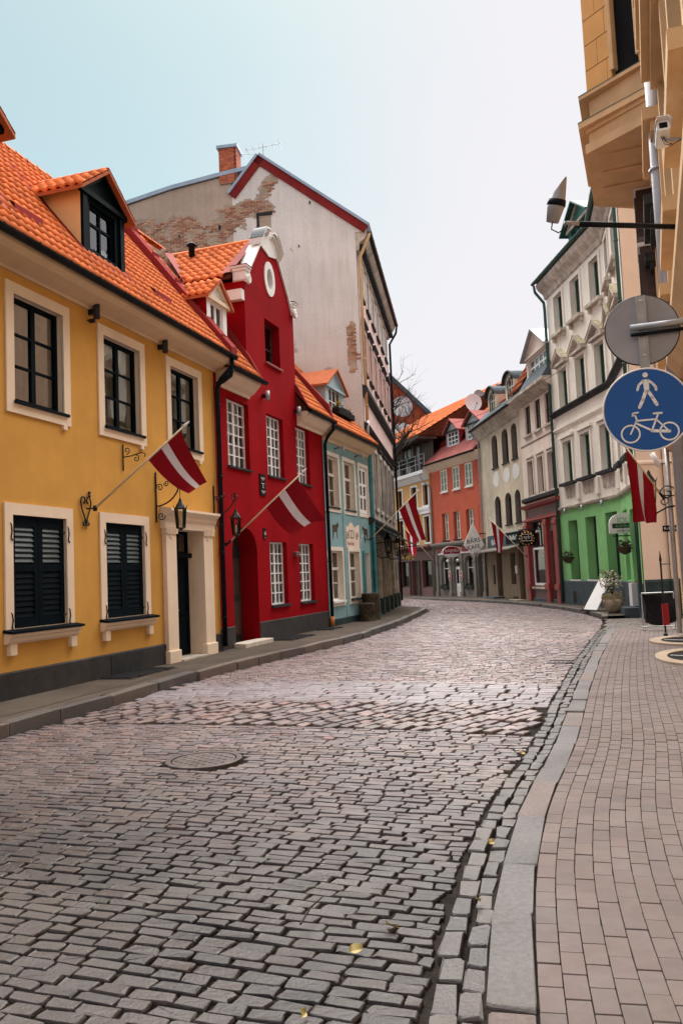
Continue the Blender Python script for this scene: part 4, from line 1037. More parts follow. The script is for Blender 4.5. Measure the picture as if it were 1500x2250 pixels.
# gable wall: local plane x=0 running back (+y)
gw = MB(); prof = [(0, -.05), (9.4, -.05), (9.4, 17.05), (7.4, 17.55), (5.5, 17.80), (4.30, 17.95), (4.85, 17.20), (3.72, 18.46), (-.42, 15.2), (-.42, 14.95), (0, 14.95)]
prof = [(0, -.05), (4.85, -.05), (4.85, 17.12), (3.72, 18.46), (-.42, 15.22), (-.42, 14.98), (0, 14.98)]
gw.prism(prof, 'x', -.03, .35); gwall = gw.build('gable_wall', m_gable, tb)
gw2 = MB().prism([(4.85, -.05), (9.6, -.05), (9.6, 17.0), (7.4, 17.5), (5.5, 17.78), (4.85, 17.86)], 'x', -.022, .4); gwall2 = gw2.build('rear_gable_wall', m_gable_l, tb)
for a, b in zip([(9.65, 17.02), (7.4, 17.52), (5.5, 17.80)], [(7.4, 17.52), (5.5, 17.80), (4.2, 17.96)]):
    MB().prism([a, b, (b[0], b[1] + .16), (a[0], a[1] + .16)], 'x', -.12, .5).build('parapet_capping', m_bluecap, tb)
for a, b in (((-.52, 15.16), (3.72, 18.50)), ((3.72, 18.50), (4.95, 17.04))):
    dx, dz = b[0] - a[0], b[1] - a[1]; L = math.hypot(dx, dz); nx, nz = -dz / L, dx / L
    MB().prism([a, b, (b[0] + nx * .10, b[1] + nz * .10), (a[0] + nx * .10, a[1] + nz * .10)], 'x', -.16, BL if a[0] < 0 else BL).build('roof', m_bluecap, tb)
    MB().prism([(a[0] - nx * .30, a[1] - nz * .30), (b[0] - nx * .30, b[1] - nz * .30), (b[0] - nx * .0, b[1] - nz * .0), (a[0] - nx * .0, a[1] - nz * .0)], 'x', -.10, -.032).build('bargeboard', m_redmetal, tb)
# blocked window in the gable
MB().box(-.034, -.02, 3.30, 3.82, 15.40, 16.06).build('blocked_window', m_gable_l, tb)
MB().box(-.075, -.02, 3.24, 3.88, 16.04, 16.16).box(-.06, -.02, 3.78, 3.88, 15.3, 16.04).build('window_lintel', m_black, tb)
# exposed brick where plaster fell off
def fn(a, z): return noise.fractal(Vector((a * .9, z * 1.1, 4.2)), 1.0, 2.0, 5)
def exposed(a, z):
    n = fn(a, z) * .9
    d = min((((a - 7.4) / 2.6) ** 2 + ((z - 15.55) / 1.15) ** 2), (((a - 5.2) / .9) ** 2 + ((z - 15.9) / .7) ** 2))
    d2 = (((a - 3.35 + (z - 17.3) * .55) / .33) ** 2 + ((z - 17.15) / .75) ** 2)
    d3 = (((a - 3.9) / .85) ** 2 + ((z - 16.35) / .38) ** 2)
    d4 = (((a - .30) / .22) ** 2 + ((z - 10.4) / 1.0) ** 2); d5 = 9
    return 1.0 - min(d, d2, d3, d4 * 1.0, d5) + n * 1.3
sheet = {0: MB(), 1: MB()}; c_ = .07; bricks = []
for i in range(int(9.4 / c_)):
    for j in range(int(11.5 / c_)):
        a, z = i * c_ + .02, 7 + j * c_
        if exposed(a, z) > .28:
            k = 0 if a < 4.85 else 1
            x = -.036 if k == 0 else -.028
            sheet[k].quad((x, a, z), (x, a + c_, z), (x, a + c_, z + c_), (x, a, z + c_))
for k in (0, 1):
    if sheet[k].v: tag(sheet[k].build('mortar_patch', m_mortar, gwall if k == 0 else gwall2), kind='stuff')
for j in range(int(11.5 / .078)):
    for i in range(int(9.4 / .27)):
        a, z = i * .27 + (j % 2) * .135, 7 + j * .078
        e = exposed(a + .12, z + .03)
        if e > .40 and noise.noise(Vector((a * 2.2, z * 2.6, 9))) > -.30 + rnd.uniform(-.1, .1): bricks.append((e, a, z))
bricks.sort(key=lambda b: -b[0]); rest = MB(); rc = []
BC_ = [(.42, .18, .105), (.38, .155, .09), (.50, .26, .16), (.32, .14, .09), (.54, .34, .23), (.50, .30, .20)]
for i, (e, a, z) in enumerate(bricks):
    c = jc(rnd.choice(BC_)); x = -.045 if a + .12 < 4.85 else -.037; p = rnd.uniform(0, .012)
    L = .245 * rnd.uniform(.7, 1)
    if i < 300: MB().box(x - p, x + .012, 0, L, 0, .062).build('brick', m_brick, gwall if a < 4.85 else gwall2, loc=(0, a, z), cols=[c] * 8)
    else: rest.box(x - p, x + .012, a, a + L, z, z + .062); rc += [c] * 8
if rest.v: tag(rest.build('bricks', m_brick, gwall2, cols=rc), kind='stuff')
for a, z, s in ((7.05, 15.5, .12), (5.35, 15.65, .2), (2.2, 14.6, .10), (2.9, 12.9, .16), (1.7, 16.3, .12)): MB().box(-.05, -.02, a, a + s * .5, z, z + s).build('wall_hole', m_black, gwall)
# brick chimney
ch = MB().box(-.10, .60, 4.62, 5.32, 17.5, 18.95).build('chimney', m_mortar, tb)
cols_ = [(.50, .125, .055), (.46, .11, .05), (.54, .15, .07)]
for j in range(18):
    z = 17.52 + j * .079
    for i in range(4):
        a = 4.62 + i * .236 - (.11 if j % 2 else 0)
        if a > 5.28 or i == 3 and not j % 2: continue
        MB().box(-.112, .0, max(a, 4.62), min(a + .226, 5.325), z, z + .069).build('brick', m_brick, ch, cols=[jc(rnd.choice(cols_), .1)] * 8)
        if i < 3: MB().box(-.112 + i * .236, .115 + i * .236, 4.60, 4.70, z, z + .069).build('brick', m_brick, ch, cols=[jc(rnd.choice(cols_), .1)] * 8)
MB().box(-.17, .68, 4.54, 5.40, 18.95, 19.07).build('chimney_cap', m_bluecap, ch)
# ================================================================ FAR ROW ROUND THE BEND
SF, ZF = 1.06, -.105
def shop_house(name, label, p, ang, cat='house'): return house(name, label, p, ang, ZF, SF, cat)
# ---- ochre house with a cafe
KP, KS, KZ = (3.05, 63.7), 1.1056, -.185
kh = house('ochre_cafe_house', 'ochre house with white trim, timber balcony storey and KAFE shopfront at street end', KP, 160, KZ, KS)
kw = [(.8, 1.6), (3.0, 3.85), (5.25, 6.1), (7.0, 7.75)]
wall(kh, 'wall', m_ochre, rect(-2, 7.95, 3.35, 7.7), [rect(a, b, 5.85, 7.15) for a, b in kw] + [rect(a, b, 3.55, 5.15) for a, b in kw], t=.2)
for a, b in kw:
    for z0, z1 in ((5.85, 7.15), (3.55, 5.15)):
        surround(kh, a, b, z0, z1, .10, m_white, .05); window(kh, a, b, z0, z1, .12, 2, (.65,), m_wood, .07, .04, None, m_glass_d, None)
    MB().box(a - .3, b + .3, -.16, 0, 5.33, 5.45).build('window_hood', m_white, kh)
mould(kh, 'string_course', m_white, -2, 7.95, [(0, 5.48), (-.08, 5.5), (-.14, 5.62), (-.14, 5.74), (0, 5.78)])
mould(kh, 'cornice', m_white, -2, 7.95, [(0, 7.4), (-.1, 7.42), (-.3, 7.7), (-.45, 7.8), (-.45, 8.0), (0, 8.05)])
wall(kh, 'shopfront', m_maroon, rect(-2, 7.95, -.1, 3.35), [rect(2.9, 4.3, .75, 2.45), rect(6.3, 7.7, .75, 2.45), rect(4.75, 5.75, .15, 2.45)], t=.25)
window(kh, 2.9, 4.3, .75, 2.45, .18, 1, (), m_wood, .08, .04, None, m_glass_d); window(kh, 6.3, 7.7, .75, 2.45, .18, 1, (), m_wood, .08, .04, None, m_glass_d)
MB().box(4.75, 5.75, .18, .24, .15, 2.45).build('door', m_wood, kh)
for x in (2.6, 4.5, 5.9, 7.9): MB().box(x - .1, x + .1, -.08, 0, -.1, 2.45).build('pilaster', m_wood, kh)
mould(kh, 'shop_cornice', m_maroon, -2, 7.95, [(0, 3.05), (-.2, 3.1), (-.35, 3.25), (-.35, 3.33), (0, 3.4)])
letters('KAFĒ', .62, m_gold, kh, (3.4, -.03, 2.56), ext=.02, sx=1.35)
shell(kh, -2, 7.95, 8.0, 8, m_ochre)
# timber balcony storey
MB().box(-2, 7.95, .2, .3, 8.0, 10.3).build('timber_wall', m_wood, kh)
for i in range(24): MB().box(-1.9 + i * .43, -1.52 + i * .43, .16, .2, 8.02, 10.25).build('board', m_wood, kh)
w = window(kh, 3.9, 6.6, 8.1, 9.75, .12, 4, (), m_wood, .05, .09, None, m_greymetal)
rail = MB()
for z in (8.42, 8.70, 8.98): rail.tube([(-1.8, -.40, z), (7.95, -.40, z)], .025, 6)
for i in range(9): rail.tube([(-1.8 + i * 1.25, -.40, 8.0), (-1.8 + i * 1.25, -.40, 9.0)], .025, 6)
rail.build('balcony_rail', m_steel, kh)
for x in (4.3, 6.0): MB().box(x - .08, x + .08, -.1, .05, 8.0, 10.2).build('post', m_wood, kh)
RK = MB().prism([(-.9, 10.0), (5.4, 13.6), (11, 10.0)], 'x', -3, 8.6).build('roof', m_roofu, kh)
tl_big = tile_mesh(.30, .42, m_tile, 'far_tile'); tile_roof(RK, tl_big, -2.9, 8.6, (-.95, 10.05), (5.4, 13.7), .30, .42, cap=180)
MB().box(-3, 8.6, -.92, -.80, 9.86, 10.02).build('fascia', m_wood, kh)
for i in range(16): MB().box(-2.5 + i * .75, -2.38 + i * .75, -.86, .2, 9.78, 9.9).build('rafter_end', m_wood, kh)
# ---- rust red souvenir house
sv_ = shop_house('rust_red_house', 'rust red house with two white dormers above a souvenir shop', (6.165, 55.38), 160)
SL = 6.45
su = [(1.40, 2.25), (3.0, 3.85), (4.56, 5.42)]; sl_ = [(1.25, 2.1), (2.78, 3.6), (4.36, 5.3)]
wall(sv_, 'wall', m_rust, rect(0, SL, 3.45, 8.35), [rect(a, b, 6.62, 7.98) for a, b in su] + [rect(a, b, 3.60, 5.28) for a, b in sl_], t=.22)
for a, b in su:
    window(sv_, a, b, 6.62, 7.98, -.02, 2, (.33, .67), m_frame, .08, .04, .10, m_glass_d, m_sheer); MB().box(a - .06, b + .06, -.08, .02, 6.54, 6.62).build('window_sill', m_white, sv_)
for a, b in sl_:
    window(sv_, a + .16, b, 3.62, 5.28, .14, 2, (.33, .67), m_frame, .07, .04, .08, m_glass_d); MB().box(a - .04, b + .04, -.06, .1, 3.54, 3.62).build('window_sill', m_dkmould, sv_)
for z0, z1 in ((6.6, 8.05), (3.6, 5.38)): MB().box(5.86, 5.90, -.012, 0, z0, z1).box(5.9, SL, -.012, 0, z1 - .04, z1).build('blind_window_line', m_maroon, sv_)
hl = [archp(.75, 1.85, .72, 2.60, .5, 8), archp(2.42, 3.3, .12, 2.6, .44, 8), archp(3.85, 4.98, .72, 2.60, .5, 8), archp(5.45, 6.15, .05, 2.65, .35, 8)]
wall(sv_, 'shopfront', m_greyshop, rect(0, SL, -.1, 3.2), hl, t=.3)
mould(sv_, 'shop_cornice', m_greyshop, -.15, SL + .1, [(0, 3.15), (-.15, 3.2), (-.28, 3.34), (-.28, 3.44), (0, 3.5)])
for a, b in ((.75, 1.85), (3.85, 4.98)):
    window(sv_, a, b, .72, 2.6, .2, 1, (.62,), m_white, .06, .05, None, m_glass_d, None, 'shop_window', arched=.5)
    pb = MB().box(a + .08, b - .1, -.16, .06, .62, .78); pb.build('flower_box', m_dkmould, sv_)
    fl = MB()
    for i in range(40):
        x, z = rnd.uniform(a + .08, b - .1), .78 + rnd.uniform(0, .16); r = rnd.uniform(.03, .06); y = rnd.uniform(-.15, .02)
        fl.add([(x - r, y, z), (x, y - r, z + r), (x + r, y, z), (x, y + r * .5, z - r)], [(0, 1, 2, 3)])
    tag(fl.build('box_foliage', m_leaf, sv_), kind='stuff')
window(sv_, 2.42, 3.3, 1.95, 2.6, .2, 1, (), m_greyshop, .05, .03, None, m_glass_d, None, 'fanlight', arched=.44)
dd = MB().box(2.42, 3.3, .16, .22, .12, 1.95).build('door', m_white, sv_)
for p, q in ((2.52, 2.80), (2.90, 3.2)): MB().box(p, q, .15, .16, .95, 1.8).build('door_pane', m_dark, dd); MB().box(p, q, .148, .16, .3, .8).build('door_panel', m_frame, dd)
for x in (.35, 2.12, 3.58, 5.2, 6.3): MB().box(x - .14, x + .14, -.10, 0, -.1, 2.75).box(x - .18, x + .18, -.15, 0, -.1, .45).box(x - .17, x + .17, -.14, 0, 2.2, 2.3).build('pilaster', m_greyshop, sv_)
for x in (2.12, 3.58): MB().disc((x, 1.42), .19, -.13, -.11, 20, .30).build('round_plaque', m_white, sv_); MB().disc((x, 1.42), .16, -.14, -.13, 20, .26).build('plaque_face', m_redsign, sv_); MB().box(x - .02, x + .02, -.145, -.14, 1.28, 1.56).box(x - .07, x + .07, -.145, -.14, 1.40, 1.44).build('plaque_cross', m_white, sv_)
for x in (2.2, 3.5): MB().lathe([(.02, -.1), (.09, -.04), (.10, .04), (.04, .1)], (x, -.24, 2.32), 14).build('globe_lamp', m_lamp, sv_, True); MB().tube([(x, -.1, 2.42), (x, -.24, 2.46), (x, -.24, 2.40)], .015, 6).build('lamp_arm', m_black, sv_)
MB().box(5.45, 6.15, .6, .65, 0, 2.65).build('passage_door', m_slate, sv_)
MB().box(.55, 5.1, -.05, 0, 2.72, 3.14).build('sign_board', m_redsign, sv_)
MB().box(.56, 5.09, -.055, -.05, 2.73, 2.82).build('sign_stripe', m_white, sv_); letters('SUVENĪRI', .38, m_white, sv_, (1.75, -.056, 2.83), ext=.004, sx=1.2)
MB().prism([(.8, 2.82), (.95, 2.86), (1.0, 3.02), (1.05, 2.86), (1.25, 2.9), (1.32, 3.0), (1.4, 2.82)], 'y', -.056, -.052).build('sign_skyline', m_white, sv_)
mould(sv_, 'cornice', m_cream, -.1, SL + .05, [(0, 8.02), (-.05, 8.05), (-.3, 8.3), (-.42, 8.4), (-.42, 8.5), (0, 8.62)])
gutter(sv_, -.2, SL + .1, -.5, 8.5, .07)
SE, SS = (-.46, 8.54), .95
lower = MB().prism([(-.44, 8.5), (.8, 9.55), (.8, 9.65), (-.5, 8.56)], 'x', -.1, SL).build('mansard_skirt', m_pinkmetal, sv_)
for i in range(22): MB().prism([(-.46, 8.58), (.8, 9.66), (.8, 9.70), (-.46, 8.62)], 'x', .1 + i * .3, .125 + i * .3).build('standing_seam', m_pinkmetal, lower)
mansard = MB().prism([(.75, 9.55), (2.6, 11.6), (4.4, 9.5)], 'x', -.1, 9).build('roof', m_redmetal, sv_)
SR2 = MB().prism([(2.2, 11.0), (6.4, 14.4), (10, 11)], 'x', 2.0, 11).build('upper_roof', m_roofu, sv_); tile_roof(SR2, tl_big, 2.0, 11, (2.2, 11.1), (6.4, 14.5), .30, .42, cap=100)
MB().prism([(.8, 9.6), (6.4, 14.3), (6.4, 14.5), (.8, 9.95)], 'x', -.1, .15).build('party_wall', m_redmetal, sv_)
for a, b in ((1.35, 3.05), (3.88, 5.80)):
    c = (a + b) / 2
    dormer(sv_, a, b, .55, 9.38, 10.45, 11.12, 1.2, (-.3, 8.9), m_greymetal, None, m_redmetal, m_pinkmetal, (a + .15, b - .15, 9.45, 10.36), .22, False, .16, m_dkmould)
    window(sv_, a + .15, b - .15, 9.45, 10.36, .57, 3, (.33, .67), m_white, .07, .05, None, m_glass_d, m_sheer, 'dormer_window')
shell(sv_, 0, SL, 8.5, 7, m_rust)
pipe(sv_, [(-.1, -.45, 8.45), (-.2, -.35, 8.2), (-.3, -.7, 7.9), (-.2, -.3, 7.4), (-.02, -.1, 7.1), (-.02, -.1, .2)], .05, m_steel)
# ---- olive house with arched windows
bk = shop_house('olive_arched_house', 'weathered olive house with tall arched windows over a dark bar front', (8.48, 49.0), 174.5)
BLn = 6.9
bu = [(2.42, 3.5), (4.3, 5.38), (5.95, 6.85)]
wall(bk, 'wall', m_beige, rect(-.05, BLn + .55, 2.85, 9.6), [archp(a, b, 7.1, 8.82, .30, 8) for a, b in bu] + [archp(a, b, 3.95, 5.55, .34, 8) for a, b in bu], t=.32, rev=m_greyshop)
for a, b in bu:
    window(bk, a, b, 7.1, 8.82, .24, 2, (.6,), m_dkmould, .06, .04, None, m_glass_d, None, arched=.30); window(bk, a, b, 3.95, 5.55, .22, 2, (.6,), m_dkmould, .06, .04, None, m_glass_d, m_sheer, arched=.34)
    MB().box(a - .05, b + .05, -.06, .1, 7.03, 7.1).build('window_sill', m_dkmould, bk); MB().box(a - .05, b + .05, -.06, .1, 3.88, 3.95).build('window_sill', m_dkmould, bk)
    n = 11; ce = ((a + b) / 2, 6.45); MB().prism([(ce[0] + .55 * math.cos(i * 2 * math.pi / n) * (1 + rnd.uniform(-.12, .08)) * 1.05, ce[1] + .42 * math.sin(i * 2 * math.pi / n) * (1 + rnd.uniform(-.15, .1))) for i in range(n)], 'y', -.012, 0).build('plaster_patch', m_whitepatch, bk)
wall(bk, 'shopfront', m_brownwall, rect(-.05, BLn, -.1, 2.85), [rect(2.1, 3.1, .25, 2.55), rect(4.6, 5.4, .92, 2.5), rect(5.95, 6.75, .1, 2.6)], t=.3)
MB().box(2.1, 3.1, .2, .25, .25, 2.55).build('door', m_wood, bk); MB().box(5.95, 6.75, .2, .25, .1, 2.6).build('door', m_dkmould, bk); window(bk, 4.6, 5.4, .92, 2.5, .2, 1, (.6,), m_dkmould, .06, .04, None, m_glass_d)
MB().box(.9, 7.0, -.10, 0, 2.86, 3.52).build('sign_board', m_slate, bk)
MB().box(4.4, 6.95, -.115, -.10, 2.95, 3.5).build('sign_panel', m_navy, bk)
letters('BĀRS', .42, m_white, bk, (1.7, -.106, 3.0), ext=.004, sx=1.5); letters('"Bellīni"', .34, m_white, bk, (5.0, -.121, 3.12), ext=.004, sx=1.2)
for i in range(11): MB().lathe([(.01, -.03), (.035, 0), (.01, .03)], (1.0 + i * .58, -.13, 3.56), 8).build('bulb', m_lamp, bk, True)
mould(bk, 'awning', m_greyshop, -.4, 6.9, [(0, 2.80), (-.75, 2.62), (-.75, 2.68), (0, 2.88)])
MB().box(1.7, 3.3, -.6, 0, -.1, .26).build('door_step', m_slate, bk, bev=.02); MB().box(5.6, 6.9, -.5, 0, -.1, .2).build('door_step', m_stonerim, bk, bev=.02)
MB().box(5.55, 5.75, -.07, 0, 1.45, 1.85).build('menu_box', m_white, bk); MB().box(1.55, 1.72, -.05, 0, .9, 1.95).build('menu_board', m_dkmould, bk)
MB().box(4.9, 5.6, -.04, 0, .0, .32).build('cellar_vent', m_dkmould, bk)
mould(bk, 'cornice', m_palemould, -.05, BLn + .5, [(0, 9.0), (-.08, 9.05), (-.25, 9.3), (-.42, 9.5), (-.42, 9.6), (0, 9.65)])
gutter(bk, -.2, BLn + .5, -.5, 9.62, .08)
brf = MB().prism([(-.5, 9.62), (3.0, 13.0), (6, 9.6)], 'x', -.2, BLn + .5).build('roof', m_slate, bk)
BTR = MB().prism([(.5, 10.62), (3.0, 13.05), (3.05, 13.05), (.55, 10.6)], 'x', 3.4, BLn + .5).build('tiled_roof', m_roofu, bk); tile_roof(BTR, tl_big, 3.4, BLn + .5, (.3, 10.45), (3.0, 13.1), .30, .42, cap=60)
def round_dormer(par, a, b, y, z0, zs, slope, e0, rise):
    def bck(z): return e0[0] + (z - e0[1]) / slope
    out = archp(a, b, z0, zs + rise, rise, 10); mb = MB(); hole = archp(a + .3, b - .3, z0 + .15, zs + rise - .3, rise * .6, 8)
    v, f = filled(out, [hole]); mb.add([(p, y, q) for p, _, q in v], f); dm_ = mb.build('dormer', m_beige, par)
    rf = MB()
    for p, q in zip(out[2:], out[3:]): rf.quad((p[0] * 1.0, y - .15, p[1] + .03), (q[0], y - .15, q[1] + .03), (q[0], bck(q[1]) + .1, q[1] + .03), (p[0], bck(p[1]) + .1, p[1] + .03))
    rf.build('dormer_roof', m_slate, dm_)
    for x in (a, b): MB().add([(x, y, z0), (x, y, zs), (x, bck(zs), zs)], [(0, 1, 2)]).build('dormer_cheek', m_beige, dm_)
    MB().tube([(p[0], y - .15, p[1] + .01) for p in out[2:]], .06, 6).build('dormer_arch_trim', m_dkmould, dm_)
    window(par, a + .3, b - .3, z0 + .15, zs + rise - .3, y + .06, 2, (.6,), m_frame, .07, .05, None, m_glass_d, None, 'dormer_window', arched=rise * .5)
round_dormer(bk, 1.7, 3.3, .15, 10.0, 11.0, .97, (-.5, 9.62), .55); round_dormer(bk, 5.0, 6.6, .15, 10.0, 11.0, .97, (-.5, 9.62), .55)
shell(bk, -.05, BLn, 9.6, 6, m_beige)
pipe(bk, [(-.1, -.45, 9.55), (-.05, -.3, 9.2), (.1, -.1, 8.9), (.1, -.1, .3)], .05, m_steel, [(.1, -.1, z) for z in (7.5, 6, 4.2, 2)])
# ---- rose house with red shopfront
sp = shop_house('rose_house', 'rose beige house with red spb shopfront and dormer, left of the green one', (9.18, 41.72), 175.5)
SPL = 5.6
pu = [(1.38, 2.2), (2.83, 3.63), (4.25, 5.08)]
wall(sp, 'wall', m_rose, rect(.55, SPL, 4.6, 9.3), [rect(a, b, 7.85, 9.2) for a, b in pu] + [rect(a, b, 5.05, 6.62) for a, b in pu], t=.25)
for a, b in pu:
    window(sp, a, b, 7.85, 9.2, .08, 2, (.5,), m_wood, .07, .035, None, glass('sky_glass', (.6, .65, .7), .82) if a < 2 else bpy.data.materials['sky_glass'], None)
    MB().box(a - .12, b + .12, -.10, 0, 7.74, 7.84).build('window_sill', m_palemould, sp)
    window(sp, a, b, 5.05, 6.62, .18, 2, (.6,), m_dkmould, .06, .035, None, m_glass_d); surround(sp, a, b, 5.05, 6.62, .10, m_rose, .04, False); MB().box(a - .1, b + .1, -.09, 0, 6.76, 6.84).build('window_hood', m_rose, sp)
mould(sp, 'string_course', m_maroon, .55, SPL, [(0, 7.40), (-.03, 7.41), (-.03, 7.44), (0, 7.45)])
mould(sp, 'sill_band', m_dkmould, .6, SPL, [(0, 4.72), (-.16, 4.78), (-.16, 4.92), (0, 4.98)])
hl = [rect(1.25, 3.28, .9, 3.8), rect(4.0, 4.62, .3, 3.25)]
wall(sp, 'shopfront', m_maroon, rect(.55, SPL, -.1, 4.6), hl, t=.3)
mould(sp, 'shop_cornice', m_redshop, .5, SPL + .05, [(0, 4.42), (-.2, 4.48), (-.26, 4.58), (0, 4.64)]); mould(sp, 'shop_moulding', m_redshop, .5, SPL + .05, [(0, 3.82), (-.14, 3.86), (-.14, 3.94), (0, 3.98)])
MB().box(.8, 5.4, -.03, 0, 3.99, 4.04).box(.8, 5.4, -.03, 0, 4.34, 4.39).box(.8, .85, -.03, 0, 4.04, 4.34).box(5.35, 5.4, -.03, 0, 4.04, 4.34).build('fascia_panel', m_redshop, sp)
window(sp, 1.25, 3.28, .9, 2.62, .05, 1, (), m_white, .10, .05, None, m_glass_d, None, 'shop_window'); window(sp, 1.25, 3.28, 2.64, 3.8, .12, 2, (), m_dkmould, .05, .04, None, m_glass_d, None, 'shop_window')
for i in range(6): MB().box(1.4, 2.9, .42, .5, 1.0 + i * .25, 1.2 + i * .25).build('shelf_goods', m_redshop if i < 3 else m_wood, sp)
MB().box(2.55, 2.8, .2, .22, 1.9, 2.5).build('window_poster', m_white, sp); letters('SALE', .16, m_redshop, sp, (2.75, .195, 1.95), rot=(R(90), R(-90), 0), ext=.001)
letters('anh', .34, m_white, sp, (2.0, -.02, 3.30), ext=.004, sx=1.3)
MB().box(1.2, 3.35, -.10, 0, .74, .82).build('window_sill', m_palemould, sp)
for x in (.9, 3.62, 4.95):
    MB().box(x - .22, x + .22, -.14, 0, -.1, 3.8).box(x - .28, x + .28, -.20, 0, .75, .98).box(x - .27, x + .27, -.19, 0, 3.55, 3.68).build('pilaster', m_redshop, sp)
MB().box(4.0, 4.62, .25, .3, .3, 3.25).build('door', m_dkmould, sp); mould(sp, 'plinth', m_slate, .55, SPL, [(0, -.1), (-.05, -.1), (-.05, .3), (0, .32)])
mould(sp, 'cornice', m_palemould, .2, SPL, [(0, 9.25), (-.1, 9.3), (-.35, 9.45), (-.5, 9.6), (-.5, 9.72), (0, 9.78)])
spr = MB().prism([(-.5, 9.72), (2.7, 14.6), (5.5, 9.7)], 'x', .55, SPL).build('roof', m_slate, sp)
SPT = MB().prism([(.6, 11.5), (2.7, 14.7), (2.75, 14.7), (.65, 11.5)], 'x', .8, SPL).build('tiled_roof', m_roofu, sp); o_ = tile_mesh(.30, .42, m_tile_old, 'old_far_tile'); tile_roof(SPT, o_, .6, SPL, (-.45, 9.92), (2.7, 14.8), .30, .42, lambda x, t: not (2.2 < x < 5.6 and t < 2.9 - abs(x - 3.9) * .9), 200)
dormer(sp, 2.4, 5.4, -.1, 9.85, 11.25, 12.2, 1.53, (-.5, 9.72), m_rose, None, m_rose, m_greymetal, (2.65, 5.15, 10.0, 11.05), .25, False, .2, m_rose)
window(sp, 2.65, 5.15, 10.0, 11.05, .0, 4, (.33, .67), m_white, .08, .10, .12, m_glass_d, None, 'dormer_window')
shell(sp, .55, SPL, 9.6, 6, m_rose)
# ---- pale house with green ground floor, bending round the corner
GP, GA = (9.56, 35.86), 175
gh = house('green_shop_house', 'pale stucco house with bright green ground floor and gabled window hoods', GP, GA)
def gface(par, L, wx_, doors, corner):
    hl = [rect(a, b, z0, z1) for a, b in wx_ for z0, z1 in ((11.75, 13.38), (8.45, 10.12), (5.25, 7.0))]
    wall(par, 'upper_wall', m_pale, rect(0, L, 4.2, 14.0), hl, t=.28)
    for a, b in wx_:
        for z0, z1 in ((11.75, 13.38), (8.45, 10.12), (5.25, 7.0)):
            window(par, a, b, z0, z1, .2, 2, (.62,), m_greenw, .07, .045, .06, m_glass_d, m_sheer); surround(par, a, b, z0, z1, .13, m_pale, .05, False)
        MB().box(a - .2, b + .2, -.22, 0, 11.60, 11.73).box(a - .12, a, -.14, 0, 11.40, 11.60).box(b, b + .12, -.14, 0, 11.40, 11.60).build('window_sill', m_palemould, par)
        c = (a + b) / 2; hd = MB()
        for s in (-1, 1):
            hd.add([(c + s * .75, -.25, 10.42), (c, -.25, 10.98), (c, -.25, 10.84), (c + s * .75, -.25, 10.30), (c + s * .75, 0, 10.42), (c, 0, 10.98), (c, 0, 10.84), (c + s * .75, 0, 10.30)], [(0, 1, 2, 3), (0, 4, 5, 1), (3, 2, 6, 7), (0, 3, 7, 4)])
        hd.box(c - .72, c + .72, -.2, 0, 10.28, 10.38); hdo = hd.build('gabled_hood', m_palemould, par)
        for s in (-1, 1): MB().add([(c + s * .78, -.27, 10.43), (c, -.27, 11.0), (c, .0, 11.0), (c + s * .78, .0, 10.43)], [(0, 1, 2, 3)]).build('hood_moss', m_moss, hdo)
        MB().box(a - .25, b + .25, -.12, 0, 7.16, 7.28).build('window_hood', m_pale, par)
        MB().box(a - .25, b + .3, -.22, 0, 5.12, 5.24).build('window_sill', m_dkmould, par)
        for k in range(3): MB().box(a + .02 + k * .34, a + .28 + k * .34, -.04, 0, 4.62, 5.02).build('apron_panel', m_palemould, par)
        MB().box(b + .3, b + .62, -.08, 0, 4.45, 5.1).build('pedestal', m_pale, par)
    mould(par, 'string_course', m_dkmould, 0, L, [(0, 8.22), (-.1, 8.25), (-.22, 8.36), (-.22, 8.42), (0, 8.48)])
    mould(par, 'string_course', m_pale, 0, L, [(0, 7.52), (-.05, 7.54), (-.10, 7.62), (-.10, 7.70), (0, 7.74)])
    mould(par, 'cornice', m_palemould, -.05, L + (.0 if corner else .05), [(0, 13.62), (-.08, 13.66), (-.12, 13.85), (-.34, 14.05), (-.42, 14.2), (-.42, 14.32), (0, 14.4)])
    mould(par, 'shop_cornice', m_palemould, 0, L, [(0, 4.12), (-.10, 4.16), (-.12, 4.24), (0, 4.28)])
    gutter(par, -.2, L, -.52, 14.42, .09, m_greenpipe)
GX = [(.95, 1.95), (2.93, 3.93), (4.93, 5.85)]
gface(gh, 6.25, GX, None, True)
gho = [rect(.92, 1.95, 1.14, 3.62), rect(2.84, 3.93, 1.14, 3.64), rect(4.83, 5.9, 1.14, 3.66)]
wall(gh, 'ground_floor_wall', m_ltgreen, rect(0, 6.25, 1.1, 4.2), gho, t=.45)
for h in gho: window(gh, h[0][0], h[1][0], 1.14, h[2][1], .35, 2, (.7,), m_greenblk, .06, .04, None, m_glass_d); MB().box(h[0][0] - .03, h[1][0] + .03, -.05, .3, 1.08, 1.14).build('window_sill', m_white, gh)
mould(gh, 'plinth', m_slate, 0, 6.27, [(0, -.05), (-.05, -.05), (-.05, 1.06), (0, 1.10)]); MB().box(1.1, 1.45, -.06, -.045, .2, .65).build('cellar_vent', m_dkmould, gh)
shell(gh, 0, 6.25, 14.2, 5, m_pale)
groof = MB().prism([(-.5, 14.4), (3, 17.4), (6, 14.4)], 'x', -.1, 6.4).build('roof', m_greenpipe, gh)
dormer(gh, 3.3, 5.6, -.1, 14.5, 15.35, 16.1, .86, (-.5, 14.4), m_greenw, None, m_greenw, m_greenpipe, (3.6, 5.3, 14.65, 15.2), .3, False, .25, m_palemould); window(gh, 3.6, 5.3, 14.65, 15.2, -.02, 4, (), m_greenw, .05, .08, None, m_glass_d, m_sheer, 'dormer_window')
